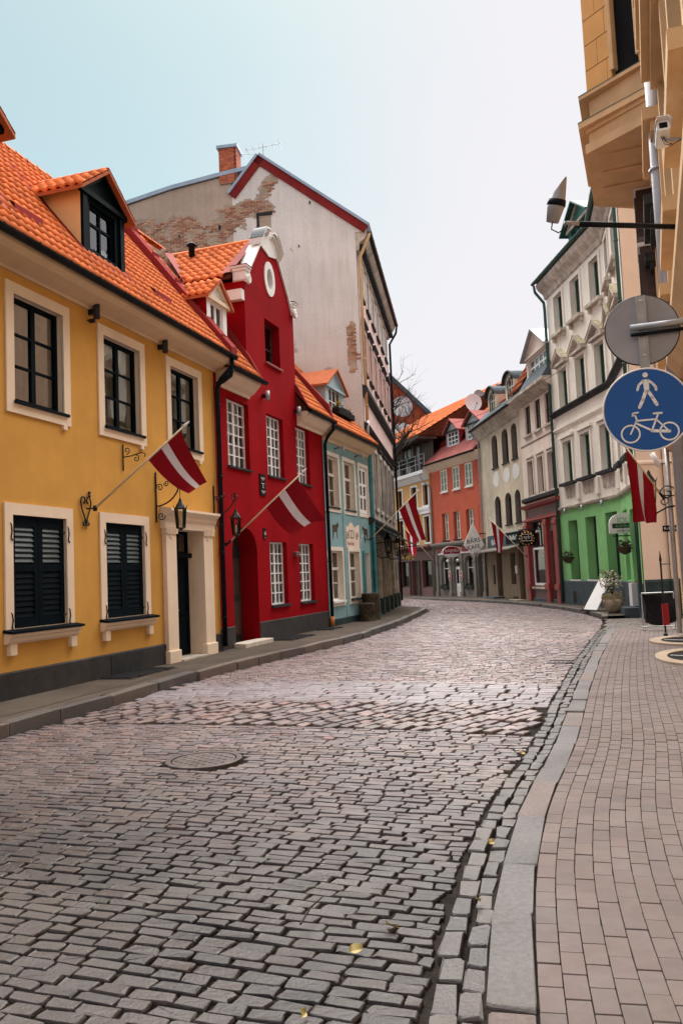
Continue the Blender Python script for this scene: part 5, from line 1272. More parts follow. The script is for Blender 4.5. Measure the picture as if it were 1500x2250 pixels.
pipe(gh, [(-.1, -.5, 14.3), (-.1, -.45, 14.0), (0, -.12, 13.5), (0, -.10, 13.2), (0, -.10, .2)], .065, m_greenpipe, [(0, -.1, z) for z in (11.8, 9.6, 7.3, 5.4, 3)])
for x in (1.2, 3.1, 5.1): MB().lathe([(.03, -.1), (.08, -.05), (.05, .06), (.02, .12)], (x, -.22, 4.02), 10).build('spot_lamp', m_steel, gh, True)
GC = to_world(GP, GA, 6.25, 0)[:2]
g2 = thing('wing', None, None, (6.25, 0, 0), R(-17)); g2.parent = gh
G2L = 4.4
gface(g2, G2L, [(.75, 1.65), (2.75, 3.65)], None, False)
wall(g2, 'ground_floor_wall', m_ltgreen, rect(0, G2L, 1.1, 4.2), [rect(.5, 1.6, 1.14, 3.6), rect(2.3, 3.3, 1.1, 3.5)], t=.45); mould(g2, 'plinth', m_slate, 0, 2.3, [(0, -.05), (-.05, -.05), (-.05, 1.06), (0, 1.10)]); mould(g2, 'plinth', m_slate, 3.3, G2L, [(0, -.05), (-.05, -.05), (-.05, 1.06), (0, 1.10)])
window(g2, .5, 1.6, 1.14, 3.6, .35, 2, (.7,), m_greenblk, .06, .04, None, m_glass_d); MB().box(2.3, 3.3, .35, .42, .3, 3.5).build('door', m_slate, g2)
MB().box(2.2, 3.4, -.5, .3, 0, .3).build('door_step', m_slate, g2)
MB().quad((0, .8, 0), (G2L, .8, 0), (G2L, .8, 14), (0, .8, 14)).build('interior', m_dark, g2)
MB().prism([(-.5, 14.4), (2.4, 16.9), (2.4, 14.4)], 'x', 0, G2L).build('roof', m_greenpipe, g2)
pipe(g2, [(G2L - .05, -.5, 14.3), (G2L - .05, -.45, 14.05), (G2L - .02, -.12, 13.6), (G2L - .02, -.1, 13.3), (G2L - .02, -.10, .2)], .06, m_greenpipe, [(G2L - .02, -.1, z) for z in (12, 10, 8, 6, 4)])
# ---- cream wall across the side street
ch_ = house('cream_house', 'plain pale cream house wall with peeling dark green plinth at side street', (9.17, 25.30), 93, cat='house')
wall(ch_, 'wall', m_creamwall, rect(0.03, 6.0, -.05, 13.9), [], t=.2)
mould(ch_, 'plinth', m_greenpl, .05, 6, [(0, -.05), (-.04, -.05), (-.04, 1.14), (0, 1.20)])
mould(ch_, 'cornice', m_ochre, -.15, 6, [(0, 13.75), (-.1, 13.8), (-.2, 14.0), (-.35, 14.1), (-.35, 14.25), (0, 14.35)])
mould(ch_, 'string_course', m_creamwall, .05, 6, [(0, 4.75), (-.06, 4.78), (-.06, 4.84), (0, 4.9)]); mould(ch_, 'string_course', m_creamwall, .05, 6, [(0, 3.95), (-.03, 3.96), (-.03, 4.0), (0, 4.02)])
MB().box(1.3, 6, .02, 6, 13.9, 14.2).build('roof', m_slate, ch_)
# ================================================================ RIGHT-HAND BUILDING WITH THE ORIEL
NA = 200.5
nh = house('oriel_building', 'ochre stone corner building with a projecting oriel bay, at right edge', NW, NA, cat='building')
NL = 22.0; bw_ = [(1.0 + i * 2.9, 2.4 + i * 2.9) for i in range(7)]
wall(nh, 'wall', m_ochre_d, rect(0, NL, -.05, 16.5), [rect(a, b, z0, z0 + 2.1) for a, b in bw_ for z0 in (5.6, 9.4, 13.4)] + [rect(a, b, 1.2, 3.4) for a, b in bw_], t=.35)
shell(nh, 0, NL, 16.5, 9, m_ochre_d)
for a, b in bw_:
    for z0 in (1.2, 5.6, 9.4, 13.4):
        if not (z0 > 9 and .5 < a < 5): window(nh, a, b, z0, z0 + (2.2 if z0 < 2 else 2.1), .25, 2, (.65,), m_wood, .07, .05, .07, m_glass_d)
    MB().box(a - .28, b + .28, -.34, 0, 7.95, 8.12).box(a - .22, b + .22, -.24, 0, 7.80, 7.95).build('window_hood', m_dkmould if a < 5 else m_ochre_d, nh); MB().box(a - .26, b + .26, -.28, 0, 5.42, 5.58).build('window_sill', m_ochre_d, nh)
    for x in (a - .26, b + .08): MB().box(x, x + .18, -.16, 0, 5.58, 7.80).build('window_pilaster', m_ochre_d, nh)
for k, z in enumerate([.05 + i * .46 for i in range(9)]):      # rusticated blocks of the ground floor corner
    for i in range(8):
        x0 = -.03 + i * .7 - (.35 if k % 2 else 0)
        if any(a - .1 < x0 + .35 < b + .1 for a, b in bw_) and 1.0 < z < 3.4: continue
        MB().box(max(x0, -.03), x0 + .69, -.045, .0, z, z + .445).build('stone_block', m_ochre_d, nh, bev=.012)
mould(nh, 'string_course', m_ochre_d, -.05, NL, [(0, 4.25), (-.1, 4.3), (-.25, 4.5), (-.25, 4.62), (0, 4.7)])
for a, z0, z1 in ((1.15, 8.72, 9.75), (1.35, 7.2, 8.42)):
    MB().box(a, a + .9, -.42, 0, z0, z1).box(a + .1, a + .8, -.46, -.42, z0 + .1, z1 - .12).build('stone_corbel', m_wood, nh); MB().box(a - .08, a + .95, -.47, 0, z1, z1 + .08).build('corbel_cap', m_white, nh)
pipe(nh, [(8.0, -.16, 12), (8.0, -.16, 1.0)], .105, m_greymetal, [(8.0, -.16, z) for z in (9.9, 7.4, 5.2)])
pipe(nh, [(.12, -.14, 5.0), (.12, -.14, .1)], .055, m_steel)
# oriel bay: canted plan
def plan(o): return [(.73 - o * .5, 0), (1.6 - o * .6, -1.2 - o), (4.0 + o * .6, -1.2 - o), (4.87 + o * .5, 0)]
ob = MB()
for (z0, z1, o) in ((9.8, 9.98, .10), (9.98, 10.22, .02), (10.30, 10.42, .20), (10.90, 10.97, .16)): ob.prism(plan(o), 'z', z0, z1)
ob.prism(plan(.08), 'z', 10.22, 10.30); ob.prism(plan(-.02), 'z', 10.42, 10.90)
orl = ob.build('oriel_base', m_ochre_d, nh)
MB().prism(plan(.21), 'z', 10.42, 10.432).build('oriel_flashing', m_greenpipe, nh); MB().prism(plan(.17), 'z', 10.97, 10.982).build('oriel_flashing', m_greenpipe, nh)
sof = MB()
for i in range(3): sof.box(1.9 + i * .75, 2.45 + i * .75, -1.05, -.1, 9.77, 9.80)
sof.build('soffit_panel', m_ochre_d, nh)
ca = math.atan2(1.2, .87); FW = math.hypot(.87, 1.2)
def bay_face(ox, oy, rot, W, nm):
    f = thing(nm, None, None, (ox, oy, 0), rot); f.parent = nh
    wa, wb = W * .42, W * .80
    rows_ = [(10.99 + i * .52, 11.5 + i * .52) for i in range(14)]
    for k, (z0, z1) in enumerate(rows_):
        sp_ = [0, W * .2 if k % 2 else W * .34, wa - .02] if (11.3 < z1 < 14.2) else ([0, W * .3, W * .66, W] if k % 2 else [0, W * .46, W])
        for a, b in zip(sp_, sp_[1:]): MB().box(a + .004, b - .004, 0, .2, z0 + .004, z1 - .004).build('stone_block', m_ochre, f)
        if 11.3 < z1 < 14.2: MB().box(wb + .02, W - .004, 0, .2, z0 + .004, z1 - .004).build('stone_block', m_ochre, f)
    jl = MB().box(.01, wa - .03, .010, .12, 10.98, 18.2).box(wb + .03, W - .01, .010, .12, 10.98, 18.2).box(wa - .03, wb + .03, .010, .12, 14.0, 18.2); jl.build('joint_backing', m_wood, f)
    MB().box(wa - .06, wa + .04, -.02, .25, 11.2, 14.1).box(wb - .04, wb + .06, -.02, .25, 11.2, 14.1).build('window_jamb', m_ochre_d, f, bev=.02)
    window(f, wa + .04, wb - .04, 11.1, 14.1, .2, 2, (.7,), m_dkmould, .06, .045, .06, glass('bay_glass', (.5, .55, .6), .85) if 'bay_glass' not in bpy.data.materials else bpy.data.materials['bay_glass'])
bay_face(4.0, -1.2, ca, FW, 'oriel_side'); bay_face(1.6, -1.2, 0, 2.4, 'oriel_front'); bay_face(.73, 0, -ca, FW, 'oriel_side')
MB().prism([(.75, .1), (1.62, -1.0), (3.98, -1.0), (4.85, .1)], 'z', 11.0, 18.2).build('interior', m_dark, nh)
MB().box(0, NL, -.3, 9, 16.5, 16.8).build('roof', m_slate, nh); MB().prism(plan(.2), 'z', 18.2, 18.5).build('oriel_roof', m_slate, nh)
# second, nearer oriel only seen from below at the frame's corner
def plan2(o): return [(8.75 - o, 0), (9.1 - o, -.22 - o), (11.8 + o, -.22 - o), (12.2 + o, 0)]
o2 = MB()
for (z0, z1, o) in ((8.3, 8.45, .05), (8.45, 8.7, 0), (8.7, 8.85, .14), (8.85, 9.3, 0), (9.3, 9.42, .14), (9.42, 14, 0)): o2.prism(plan2(o), 'z', z0, z1)
o2.build('near_oriel', m_ochre_d, nh)
# ================================================================ THINGS ON THE HOUSES AND IN THE STREET
def on(P0, A, x, off, z, name, label, cat, group=None):
    p = to_world(P0, A, x, -off, z); return thing(name, label, cat, p, facade(P0, A)[1], group)
# ---- flags: local frame of the facade (x along, y into the wall)
def flag(P0, A, x, z, base, tip, h0, h1, flo, fhi, label, wave=.05, bracket=None, curl=0.0, sc=1.0, furl=0.0):
    """pole from base to tip (x,y,z relative to the wall point); cloth hoisted between fractions h0..h1 of the pole"""
    t = on(P0, A, x, 0, z, 'flag', label, 'flag', 'red white red flags hung from the houses')
    b, e = Vector(base), Vector(tip)
    MB().tube([b, e], [.022 * sc, .016 * sc], 8).build('pole', m_polewood, t, True)
    d = (e - b).normalized(); MB().tube([e - d * .02, e + d * .04, e + d * .13], [.024 * sc, .026 * sc, .004], 8).build('finial', m_white, t, True)
    c00, c10 = b + (e - b) * h0, b + (e - b) * h1; c01, c11 = Vector(flo), Vector(fhi)
    nU, nV = 25, 22; mb = MB(); nrm = (c10 - c00).cross(c01 - c00).normalized()
    for j in range(nV + 1):
        v = j / nV
        for i in range(nU + 1):
            u = i / nU
            p = (c00 * (1 - u) + c10 * u) * (1 - v) + (c01 * (1 - u) + c11 * u) * v
            p = p + Vector((0, 0, -.10 * math.sin(math.pi * v) * (1 - u * .6)))
            p += nrm * (wave * math.sin(u * 5.5 + v * 4.0) * (v ** .8) + curl * v * v * math.sin(u * math.pi) + furl * math.sin(u * 13) * v)
            mb.v.append(tuple(p))
    for j in range(nV):
        for i in range(nU):
            k = j * (nU + 1) + i; mb.f.append((k, k + 1, k + nU + 2, k + nU + 1)); mb.m.append(1 if nU * .4 <= i < nU * .6 else 0)
    mb.build('cloth', [m_flagred, m_flagwhite], t, True)
    if bracket: bracket(t, b)
    else:
        MB().tube([b + d * .04, Vector((b.x, 0, b.z))], .016, 6).tube([(b.x, -.012, b.z - .12), (b.x, -.012, b.z + .12)], .014, 6).tube([b - d * .06, b + d * .12], .030, 8).build('holder', m_black, t)
    return t
def heart(t, b):
    h = MB()
    for s in (-1, 1):
        pts = [(b.x - .05 + s * x, -.03, b.z + z) for x, z in ((0, -.24), (.06, -.12), (.13, .02), (.15, .12), (.11, .20), (.05, .20), (.02, .14), (.04, .09), (.07, .11))]
        h.tube(pts, .014, 6); h.tube(spiral((b.x - .05 + s * .06, -.03, b.z - .26), .055, .012, 1.1, math.pi / 2, ('x', 'z'), 14, s), .012, 6)
    h.tube([(b.x - .05, -.03, b.z - .36), (b.x - .05, -.03, b.z - .2)], [.004, .016], 6); h.lathe([(.004, 0), (.03, .03), (.012, .06), (.03, .09), (.004, .12)], (b.x + .06, -.03, b.z + .2), 8)
    h.build('scroll_bracket', m_black, t); MB().tube([(b.x - .05, -.03, b.z), tuple(b)], .014, 6).lathe([(.03, -.05), (.045, 0), (.03, .05)], tuple(b), 8).build('holder', m_black, t)
flag(YP, YA, 2.2, 0, (.02, -.18, 3.10), (.12, -1.90, 4.40), .60, .955, (.55, -1.72, 3.30), (.95, -1.88, 3.52), 'flag on a heart shaped iron bracket on the yellow house', .035, heart)
flag(RP, RA, .10, 0, (.02, -.18, 2.60), (.25, -2.05, 4.17), .52, .93, (.90, -1.45, 2.78), (2.35, -1.82, 3.16), 'large flag with its pole over the red house arched doorway', .05, None, .12)
flag(TP, TA, 4.20, 0, (.0, -.22, 3.02), (.25, -2.0, 4.68), .62, .93, (.60, -1.75, 2.86), (1.55, -1.95, 2.95), 'flag with pale pole at the corner of the teal house', .05)
flag((6.165, 55.38), 160, .30, ZF, (.0, -.15, 2.42), (-1.6, -1.6, 4.95), .58, .95, (-.1, -1.5, 2.9), (-.9, -1.6, 3.1), 'distant flag in front of the ochre cafe house', .06, None, 0, 1.3)
flag((9.18, 41.72), 175.5, .95, ZF, (.0, -.15, 2.35), (-1.55, -1.5, 4.4), .62, .98, (-1.02, -1.15, 2.6), (-1.30, -1.30, 2.7), 'dark drooping flag before the olive bar house', .03, None, 0, 1.2, .04)
flag(NW, NA, .35, 0, (.0, -.30, 3.22), (.40, -1.02, 4.40), .25, .98, (.30, -.45, 2.62), (.40, -.98, 2.66), 'flag hanging straight down from a white pole beside round blue sign', .04, None, 0, 1.1, .05)
# ---- lanterns
def lantern_body(t, c, s=1.0, n=6, gm=None):
    x, y, z = c
    fr = MB(); R0, R1, h = .085 * s, .115 * s, .40 * s
    P0_ = [(x + R0 * math.cos(2 * math.pi * i / n), y + R0 * math.sin(2 * math.pi * i / n), z) for i in range(n)]
    P1_ = [(x + R1 * math.cos(2 * math.pi * i / n), y + R1 * math.sin(2 * math.pi * i / n), z + h) for i in range(n)]
    for a, b in zip(P0_, P1_): fr.tube([a, b], .010 * s, 5)
    fr.tube(P0_, .011 * s, 5, True); fr.tube(P1_, .014 * s, 5, True)
    for a in P1_: fr.tube([a, (x + (a[0] - x) * 1.25, y + (a[1] - y) * 1.25, a[2] + .07 * s)], [.012 * s, .003 * s], 5)
    fr.lathe([(.02 * s, -.05 * s), (.05 * s, -.02 * s), (R0, 0)], c, n); fr.build('frame', m_black, t)
    MB().lathe([(R1 * 1.02, 0), (R1 * .6, .08 * s), (.04 * s, .13 * s), (.02 * s, .19 * s), (.004, .22 * s)], (x, y, z + h), n).build('lantern_roof', m_black, t)
    for i in range(n): MB().quad(P0_[i], P0_[(i + 1) % n], P1_[(i + 1) % n], P1_[i]).build('pane', gm or m_lantglass, t)
    MB().lathe([(.02, 0), (.03, .06), (.02, .16), (.005, .19)], (x, y, z + .05 * s), 8).build('candle_bulb', m_lamp, t, True)
def wall_lantern(P0, A, x, ztop, zl, off, label):
    t = on(P0, A, x, 0, 0, 'wall_lantern', label, 'lantern', 'iron wall lanterns on scroll brackets')
    br = MB().tube([(0, -.02, ztop - .95), (0, -.02, ztop)], .018, 6).lathe([(.004, 0), (.025, .03), (.004, .1)], (0, -.02, ztop), 6)
    arm = [(0, -.03, ztop - .62)] + [(0, -off * (math.sin(a)), ztop - .62 + .50 * (1 - math.cos(a))) for a in [math.pi / 2 * i / 10 for i in range(1, 11)]]
    br.tube(arm, .016, 6); br.tube(spiral((0, -off, ztop - .22), .10, .02, 1.3, math.pi / 2, ('y', 'z'), 20, -1), .013, 6)
    for (yy, zz, r, a, sg) in ((-.11, ztop - .24, .08, 0, 1), (-.26, ztop - .16, .06, 0, -1), (-.13, ztop - .82, .09, math.pi, 1)): br.tube(spiral((0, yy, zz), r, .015, 1.3, a, ('y', 'z'), 18, sg), .011, 6)
    br.build('scroll_bracket', m_black, t); MB().tube([(0, -off, ztop - .30), (0, -off, zl + .60)], .008, 5).build('chain', m_black, t)
    lantern_body(t, (0, -off, zl), 1.0)
wall_lantern(YP, YA, 4.58, 3.92, 2.83, .56, 'hanging iron lantern left of the yellow house door')
wall_lantern(YP, YA, 7.20, 3.88, 2.78, .56, 'hanging iron lantern at the seam of yellow and red houses')
t = on(YP, YA, 3.40, 0, 0, 'sign_bracket', 'empty wrought iron hook bracket on the yellow wall', 'bracket')
MB().tube([(0, -.02, 3.9), (0, -.02, 4.4)], .014, 6).tube([(0, -.03, 4.16), (0, -.2, 4.17), (0, -.42, 4.22), (0, -.5, 4.18), (0, -.48, 4.13)], .011, 6).tube(spiral((0, -.10, 4.28), .07, .012, 1.2, -1.5, ('y', 'z'), 16, -1), .010, 5).tube(spiral((0, -.3, 4.11), .07, .012, 1.2, 1.5, ('y', 'z'), 16, 1), .010, 5).build('scrollwork', m_black, t)
def updown(P0, A, x, z, lab, mat=None):
    t = on(P0, A, x, 0, z, 'wall_light', lab, 'wall light', 'cylindrical up and down lights')
    MB().lathe([(.055, -.13), (.06, -.13), (.06, .13), (.055, .13)], (0, -.16, 0), 16).build('lamp_tube', mat or m_greymetal, t, True); MB().box(-.03, .03, -.11, 0, -.05, .05).build('mount', m_black, t)
updown(YP, YA, 2.42, 6.68, 'cylinder wall light between first and second upper windows of yellow house', m_plinth)
updown(YP, YA, 4.86, 6.66, 'cylinder wall light between second and third upper windows of yellow house', m_plinth)
updown(RP, RA, 2.84, 6.68, 'grey cylinder wall light beside the red house first upper window'); updown(RP, RA, 5.12, 6.66, 'grey cylinder wall light right of the red house second upper window')
t = on(YP, YA, 2.36, 0, 6.5, 'security_camera', 'tiny dark camera below a wall light on the yellow house', 'camera'); MB().box(-.03, .03, -.16, -.05, -.04, .03).build('body', m_black, t, bev=.008); MB().tube([(0, 0, .02), (0, -.08, 0)], .012, 6).build('mount', m_black, t)
for x, lab in ((1.18, 'grey floodlight under the teal house eaves beside first window'), (3.38, 'grey floodlight under the teal house eaves beside third window')):
    t = on(TP, TA, x, 0, 6.02, 'floodlight', lab, 'floodlight', 'small floodlights on the teal house'); MB().tube([(0, 0, 0), (0, -.18, .03)], .015, 6).build('arm', m_black, t); MB().prism([(-.18, -.06), (-.34, -.09), (-.34, .05), (-.18, .08)], 'x', -.06, .06).build('head', m_steel, t)
t = on(RP, RA, 2.62, 0, 0, 'wall_plaque', 'tall black memorial plaque on the red wall', 'plaque'); MB().box(-.18, .18, -.03, 0, 3.95, 4.53).build('plate', m_mat, t, bev=.006)
for z, s in ((4.40, 'PIEMINEKLIS'), (4.36, 'RĪGA'), (4.26, 'Dzīvojamā'), (4.21, 'ēka'), (4.16, '18. gs.'), (4.05, 'AIZSARGĀTS'), (4.01, 'VALSTS')): letters(s, .045, m_white, t, (0, -.033, z), ext=.001, align='CENTER')
t = on(RP, RA, 2.65, 0, 0, 'house_number', 'black house number plate 18 by the arched doorway', 'number plate'); MB().box(-.09, .09, -.02, 0, 2.79, 3.08).build('plate', m_mat, t); letters('18', .13, m_white, t, (0, -.024, 2.90), ext=.001, align='CENTER'); letters('iela', .04, m_white, t, (0, -.024, 2.82), ext=.001, align='CENTER')
t = on(RP, RA, 4.78, 0, 0, 'alarm_box', 'small dark red box between the lower red house windows', 'box'); MB().box(-.14, .14, -.10, 0, 2.34, 2.48).build('case', m_maroon, t, bev=.02)
# planter box with flowers on the teal dormer
t = on(TP, TA, 2.7, -.24, 7.42, 'window_box', 'black window box with yellow flowers under the teal dormer window', 'planter')
MB().box(-.85, .95, -.24, .02, -.05, .16).build('box', m_mat, t, bev=.01); fo = MB(); yf = MB()
for i in range(260):
    x, y, z = rnd.uniform(-.8, .9), rnd.uniform(-.22, 0), .14 + abs(rnd.gauss(0, .08)); r = rnd.uniform(.02, .045); a = rnd.uniform(0, 3)
    fo.add([(x - r * math.cos(a), y - r * math.sin(a), z), (x, y, z + r), (x + r * math.cos(a), y + r * math.sin(a), z), (x, y, z - r * .4)], [(0, 1, 2, 3)])
for i in range(90):
    a = rnd.uniform(0, 6.3); r = rnd.uniform(0, .15); x, y, z = -.45 + r * math.cos(a), -.12 + r * math.sin(a) * .6, .34 + rnd.uniform(-.08, .09); s = .03
    yf.add([(x - s, y, z), (x, y - s, z + s * .6), (x + s, y, z), (x, y + s, z - s * .3)], [(0, 1, 2, 3)])
tag(fo.build('foliage', m_leaf, t), kind='stuff'); tag(yf.build('flowers', m_yflower, t), kind='stuff')
# stumps by the teal door
for i, (x, off, r, h, lab) in enumerate(((2.72, .42, .27, .62, 'lower dark wood stump beside the teal house'), (3.30, .38, .30, .95, 'taller dark wood stump nearer the teal house door'))):
    t = on(TP, TA, x, off, .115, 'tree_stump', lab, 'stump', 'rough wooden stumps on the left pavement'); mb = MB(); n = 18; prof = [(1.12, 0), (1.0, .15), (.95, .5), (1.02, .9), (.98, 1.0)]
    for k, (rr, z) in enumerate(prof): mb.v += [(r * rr * math.cos(2 * math.pi * j / n) * (1 + .08 * math.sin(j * 3.1 + i) + rnd.uniform(-.04, .04)), r * rr * math.sin(2 * math.pi * j / n) * (1 + .08 * math.sin(j * 3.1 + i)), z * h) for j in range(n)]
    for k in range(len(prof) - 1):
        for j in range(n): mb.f.append((k * n + j, k * n + (j + 1) % n, (k + 1) * n + (j + 1) % n, (k + 1) * n + j)); mb.m.append(0)
    mb.f.append(tuple(range(4 * n, 5 * n))); mb.m.append(0); mb.build('bark', m_stump, t, True)
    MB().lathe([(.02, 0), (r * .9, 0), (r * .92, -.01)], (0, 0, h + .006), 18).build('cut_face', m_wood, t)
# awning, lanterns and rooftop aerial of the tall building
t = on(BP, BA_, 2.2, 0, 0, 'shop_awning', 'dark green folded shop awning on the tall building', 'awning'); MB().prism([(0, 3.66), (-1.25, 2.98), (-1.25, 3.04), (0, 3.74)], 'x', -1.6, 6.5).build('canopy', m_greenblk, t); MB().tube([(-1.6, -1.25, 3.0), (6.5, -1.25, 3.0)], .03, 6).build('front_bar', m_black, t)
for x in (-1.5, 6.3): MB().tube([(x, 0, 2.9), (x, -1.2, 2.99)], .02, 6).build('arm', m_black, t)
for k, x in enumerate((1.6, 5.8, 10.2)):
    t = on(BP, BA_, x, 0, 0, 'wall_lantern', ('black street lantern nearest on the tall building shopfront', 'black street lantern in the middle of the tall building shopfront', 'black street lantern at far end of the tall building')[k], 'lantern', 'lanterns on the tall building')
    MB().tube([(0, 0, 2.5), (0, -.3, 2.35), (0, -.55, 2.38), (0, -.55, 2.55)], .022, 6).tube(spiral((0, -.2, 2.62), .16, .03, 1.2, 3, ('y', 'z'), 18), .014, 5).build('scroll_bracket', m_black, t); lantern_body(t, (0, -.55, 2.55), 1.35)
t = on(BP, BA_, .35, -3.6, 18.45, 'tv_aerial', 'thin television aerial on the gable peak', 'aerial')
MB().tube([(0, 0, 0), (0, 0, .75)], .018, 6).build('mast', m_steel, t); MB().tube([(-.1, -.75, .62), (.1, .75, .62)], .014, 5).build('boom', m_steel, t)
for i in range(6):
    y = -.7 + i * .28; MB().tube([(-.38 + .06 * i, y, .62), (.38 - .04 * i, y + .06, .66)], .011, 4).build('element', m_steel, t)
MB().tube([(0, .15, .35), (0, .95, .42)], .009, 5).build('boom', m_steel, t)
for i in range(3): MB().tube([(-.45, .3 + i * .28, .38), (.45, .3 + i * .28, .40)], .011, 4).build('element', m_steel, t)
# satellite dishes
for k, (x, y, z, r, lab) in enumerate(((9.35, 55.4, 13.15, .60, 'larger satellite dish above the rust red house dormers'), (9.9, 56.2, 13.8, .40, 'smaller satellite dish higher up behind the larger one'))):
    t = thing('satellite_dish', lab, 'dish', (x, y, z), R(12), 'satellite dishes on the roof'); mb = MB(); n = 28
    prof = [(.02, .12), (.4, .09), (.8, .03), (1.0, -.03)]
    vs = []
    for rr, d in prof: vs += [(r * rr * math.cos(2 * math.pi * j / n), r * d, r * rr * math.sin(2 * math.pi * j / n)) for j in range(n)]
    mb.add(vs, [(i * n + j, i * n + (j + 1) % n, (i + 1) * n + (j + 1) % n, (i + 1) * n + j) for i in range(3) for j in range(n)]); mb.build('reflector', m_greymetal if k else m_white, t, True)
    MB().tube([(0, -.02, -r * .95), (0, -.5 * r * 2, -r * .3)], .02, 6).box(-.05, .05, -r - .1, -r + .05, -r * .35, -r * .2).build('feed_arm', m_steel, t); MB().tube([(0, .1, 0), (0, .3, -.3), (0, .3, -1.6)], .035, 8).build('mast', m_steel, t)
# hanging signs at the far shops
t = on((8.48, 49.0), 174.5, .25, 0, 0, 'hanging_sign', 'white diamond shaped BARS KAFE hanging sign', 'sign'); dz = 3.45; cy = -.75
MB().add([(.03, cy, dz + 1.05), (.03, cy - .62, dz - .25), (.03, cy, dz - 1.0), (.03, cy + .62, dz - .25), (-.03, cy, dz + 1.05), (-.03, cy - .62, dz - .25), (-.03, cy, dz - 1.0), (-.03, cy + .62, dz - .25)], [(0, 1, 2, 3), (7, 6, 5, 4), (0, 4, 5, 1), (1, 5, 6, 2), (2, 6, 7, 3), (3, 7, 4, 0)]).build('board', m_white, t)
for s, z in (('BĀRS', dz - .12), ('KAFE', dz - .5)): letters(s, .36, m_dkmould, t, (.035, cy, z), rot=(R(90), R(-8), R(90)), align='CENTER')
MB().tube([(0, 0, dz + .4), (0, cy, dz + .4)], .03, 6).build('arm', m_black, t)
t = on((6.165, 55.38), 160, 4.05, .0, ZF, 'hanging_sign', 'oval red and white SUVENIRI hanging sign', 'sign'); mb = MB()
mb.prism([(-.85 + .62 * math.cos(2 * math.pi * i / 28), 3.02 + .36 * math.sin(2 * math.pi * i / 28)) for i in range(28)], 'x', -.03, .03); mb.build('board', m_white, t); MB().prism([(-.85 + .58 * math.cos(2 * math.pi * i / 28), 3.02 + .32 * math.sin(2 * math.pi * i / 28)) for i in range(28) if math.sin(2 * math.pi * i / 28) > -.45], 'x', .03, .036).build('board_face', m_redsign, t)
letters('SUVENĪRI', .22, m_white, t, (.04, -.85, 3.0), rot=(R(90), 0, R(90)), align='CENTER'); letters('Rīga', .14, m_white, t, (.04, -.85, 2.86), rot=(R(90), 0, R(90)), align='CENTER'); MB().tube([(0, 0, 3.4), (0, -.9, 3.4)], .025, 6).build('arm', m_black, t)
t = on((9.18, 41.72), 175.5, 2.9, 0, ZF, 'hanging_sign', 'dark spb hanging sign with ornate gilt frame over red shopfront', 'sign')
MB().box(-.04, .04, -1.10, -.35, 2.85, 3.55).build('board', m_mat, t); MB().box(.04, .05, -.98, -.47, 3.08, 3.42).build('frame', m_white, t); MB().box(.05, .055, -.95, -.50, 3.11, 3.39).build('panel', m_mat, t); letters('spb', .24, m_white, t, (.06, -.725, 3.2), rot=(R(90), 0, R(90)), align='CENTER')
for i in range(14):
    a = 2 * math.pi * i / 14; MB().lathe([(.005, -.04), (.05, 0), (.005, .04)], (.05, -.725 + .34 * math.cos(a), 3.2 + .30 * math.sin(a)), 6).build('gilt_leaf', m_gold, t)
MB().tube([(0, 0, 3.62), (0, -1.1, 3.62)], .025, 6).build('arm', m_black, t)
# green shop's arched hanging sign, baskets, boards, pot
t = thing('hanging_sign', 'white arched hanging sign with green lettering at the green shop', 'sign', (9.60, 27.6, 0), 0)
MB().prism([(-.62, 2.75), (.45, 2.75), (.45, 3.1)] + [(-.08 + .53 * math.cos(math.pi * i / 10), 3.1 + .34 * math.sin(math.pi * i / 10)) for i in range(11)] + [(-.62, 3.1)], 'y', -.04, .04).build('board', m_white, t)
MB().box(-.52, .38, -.046, -.04, 2.92, 3.08).build('sign_stripe', m_greenpl, t); letters('IOLI', .26, m_ltgreen, t, (-.36, -.045, 3.1), ext=.003); letters('AUSTRUMU', .12, m_ltgreen, t, (-.42, -.05, 2.95), ext=.002); letters('ZIEDI UN DĀVANAS', .07, m_dkmould, t, (-.38, -.045, 2.80), ext=.001); MB().tube([(-.5, 0, 2.66), (.5, 0, 2.66)], .02, 6).tube([(.5, 0, 2.6), (.5, 0, 2.9)], .02, 6).build('arm', m_black, t)
def shrub(name, lab, c, r, n, cat, mat, stems=0, group=None):
    t = thing(name, lab, cat, c, 0, group); mb = MB()
    for i in range(n):
        v = Vector((rnd.gauss(0, 1), rnd.gauss(0, 1), rnd.gauss(0, 1))).normalized() * r * rnd.random() ** .4; s = r * rnd.uniform(.10, .22); a = Vector((rnd.gauss(0, 1), rnd.gauss(0, 1), rnd.gauss(0, 1))).normalized(); b = a.orthogonal()
        mb.add([v - a * s, v - b * s * .5, v + a * s, v + b * s * .5], [(0, 1, 2, 3)])
    tag(mb.build('foliage', mat, t), kind='stuff')
    if stems:
        st_ = MB()
        for i in range(stems): st_.tube([(0, 0, -r * 1.6), (rnd.uniform(-r, r) * .5, rnd.uniform(-r, r) * .4, 0), (rnd.uniform(-r, r), rnd.uniform(-r, r) * .5, rnd.uniform(.3, 1) * r)], .006, 4)
        st_.build('stems', m_bark, t)
    return t
b = shrub('hanging_basket', 'dark dried hanging basket beside the green shop doorway', (9.35, 27.3, 2.28), .26, 240, 'basket', m_stump); MB().lathe([(.02, -.26), (.18, -.18), (.24, 0)], (0, 0, 0), 12).build('basket', m_wood, b); MB().tube([(0, 0, .1), (0, .05, .7)], .008, 4).build('chain', m_black, b)
b = shrub('hanging_basket', 'dark dried hanging basket in front of the leftmost green window', (9.45, 34.6, 2.1), .28, 200, 'basket', m_stump); MB().lathe([(.02, -.26), (.18, -.18), (.24, 0)], (0, 0, 0), 12).build('basket', m_wood, b)
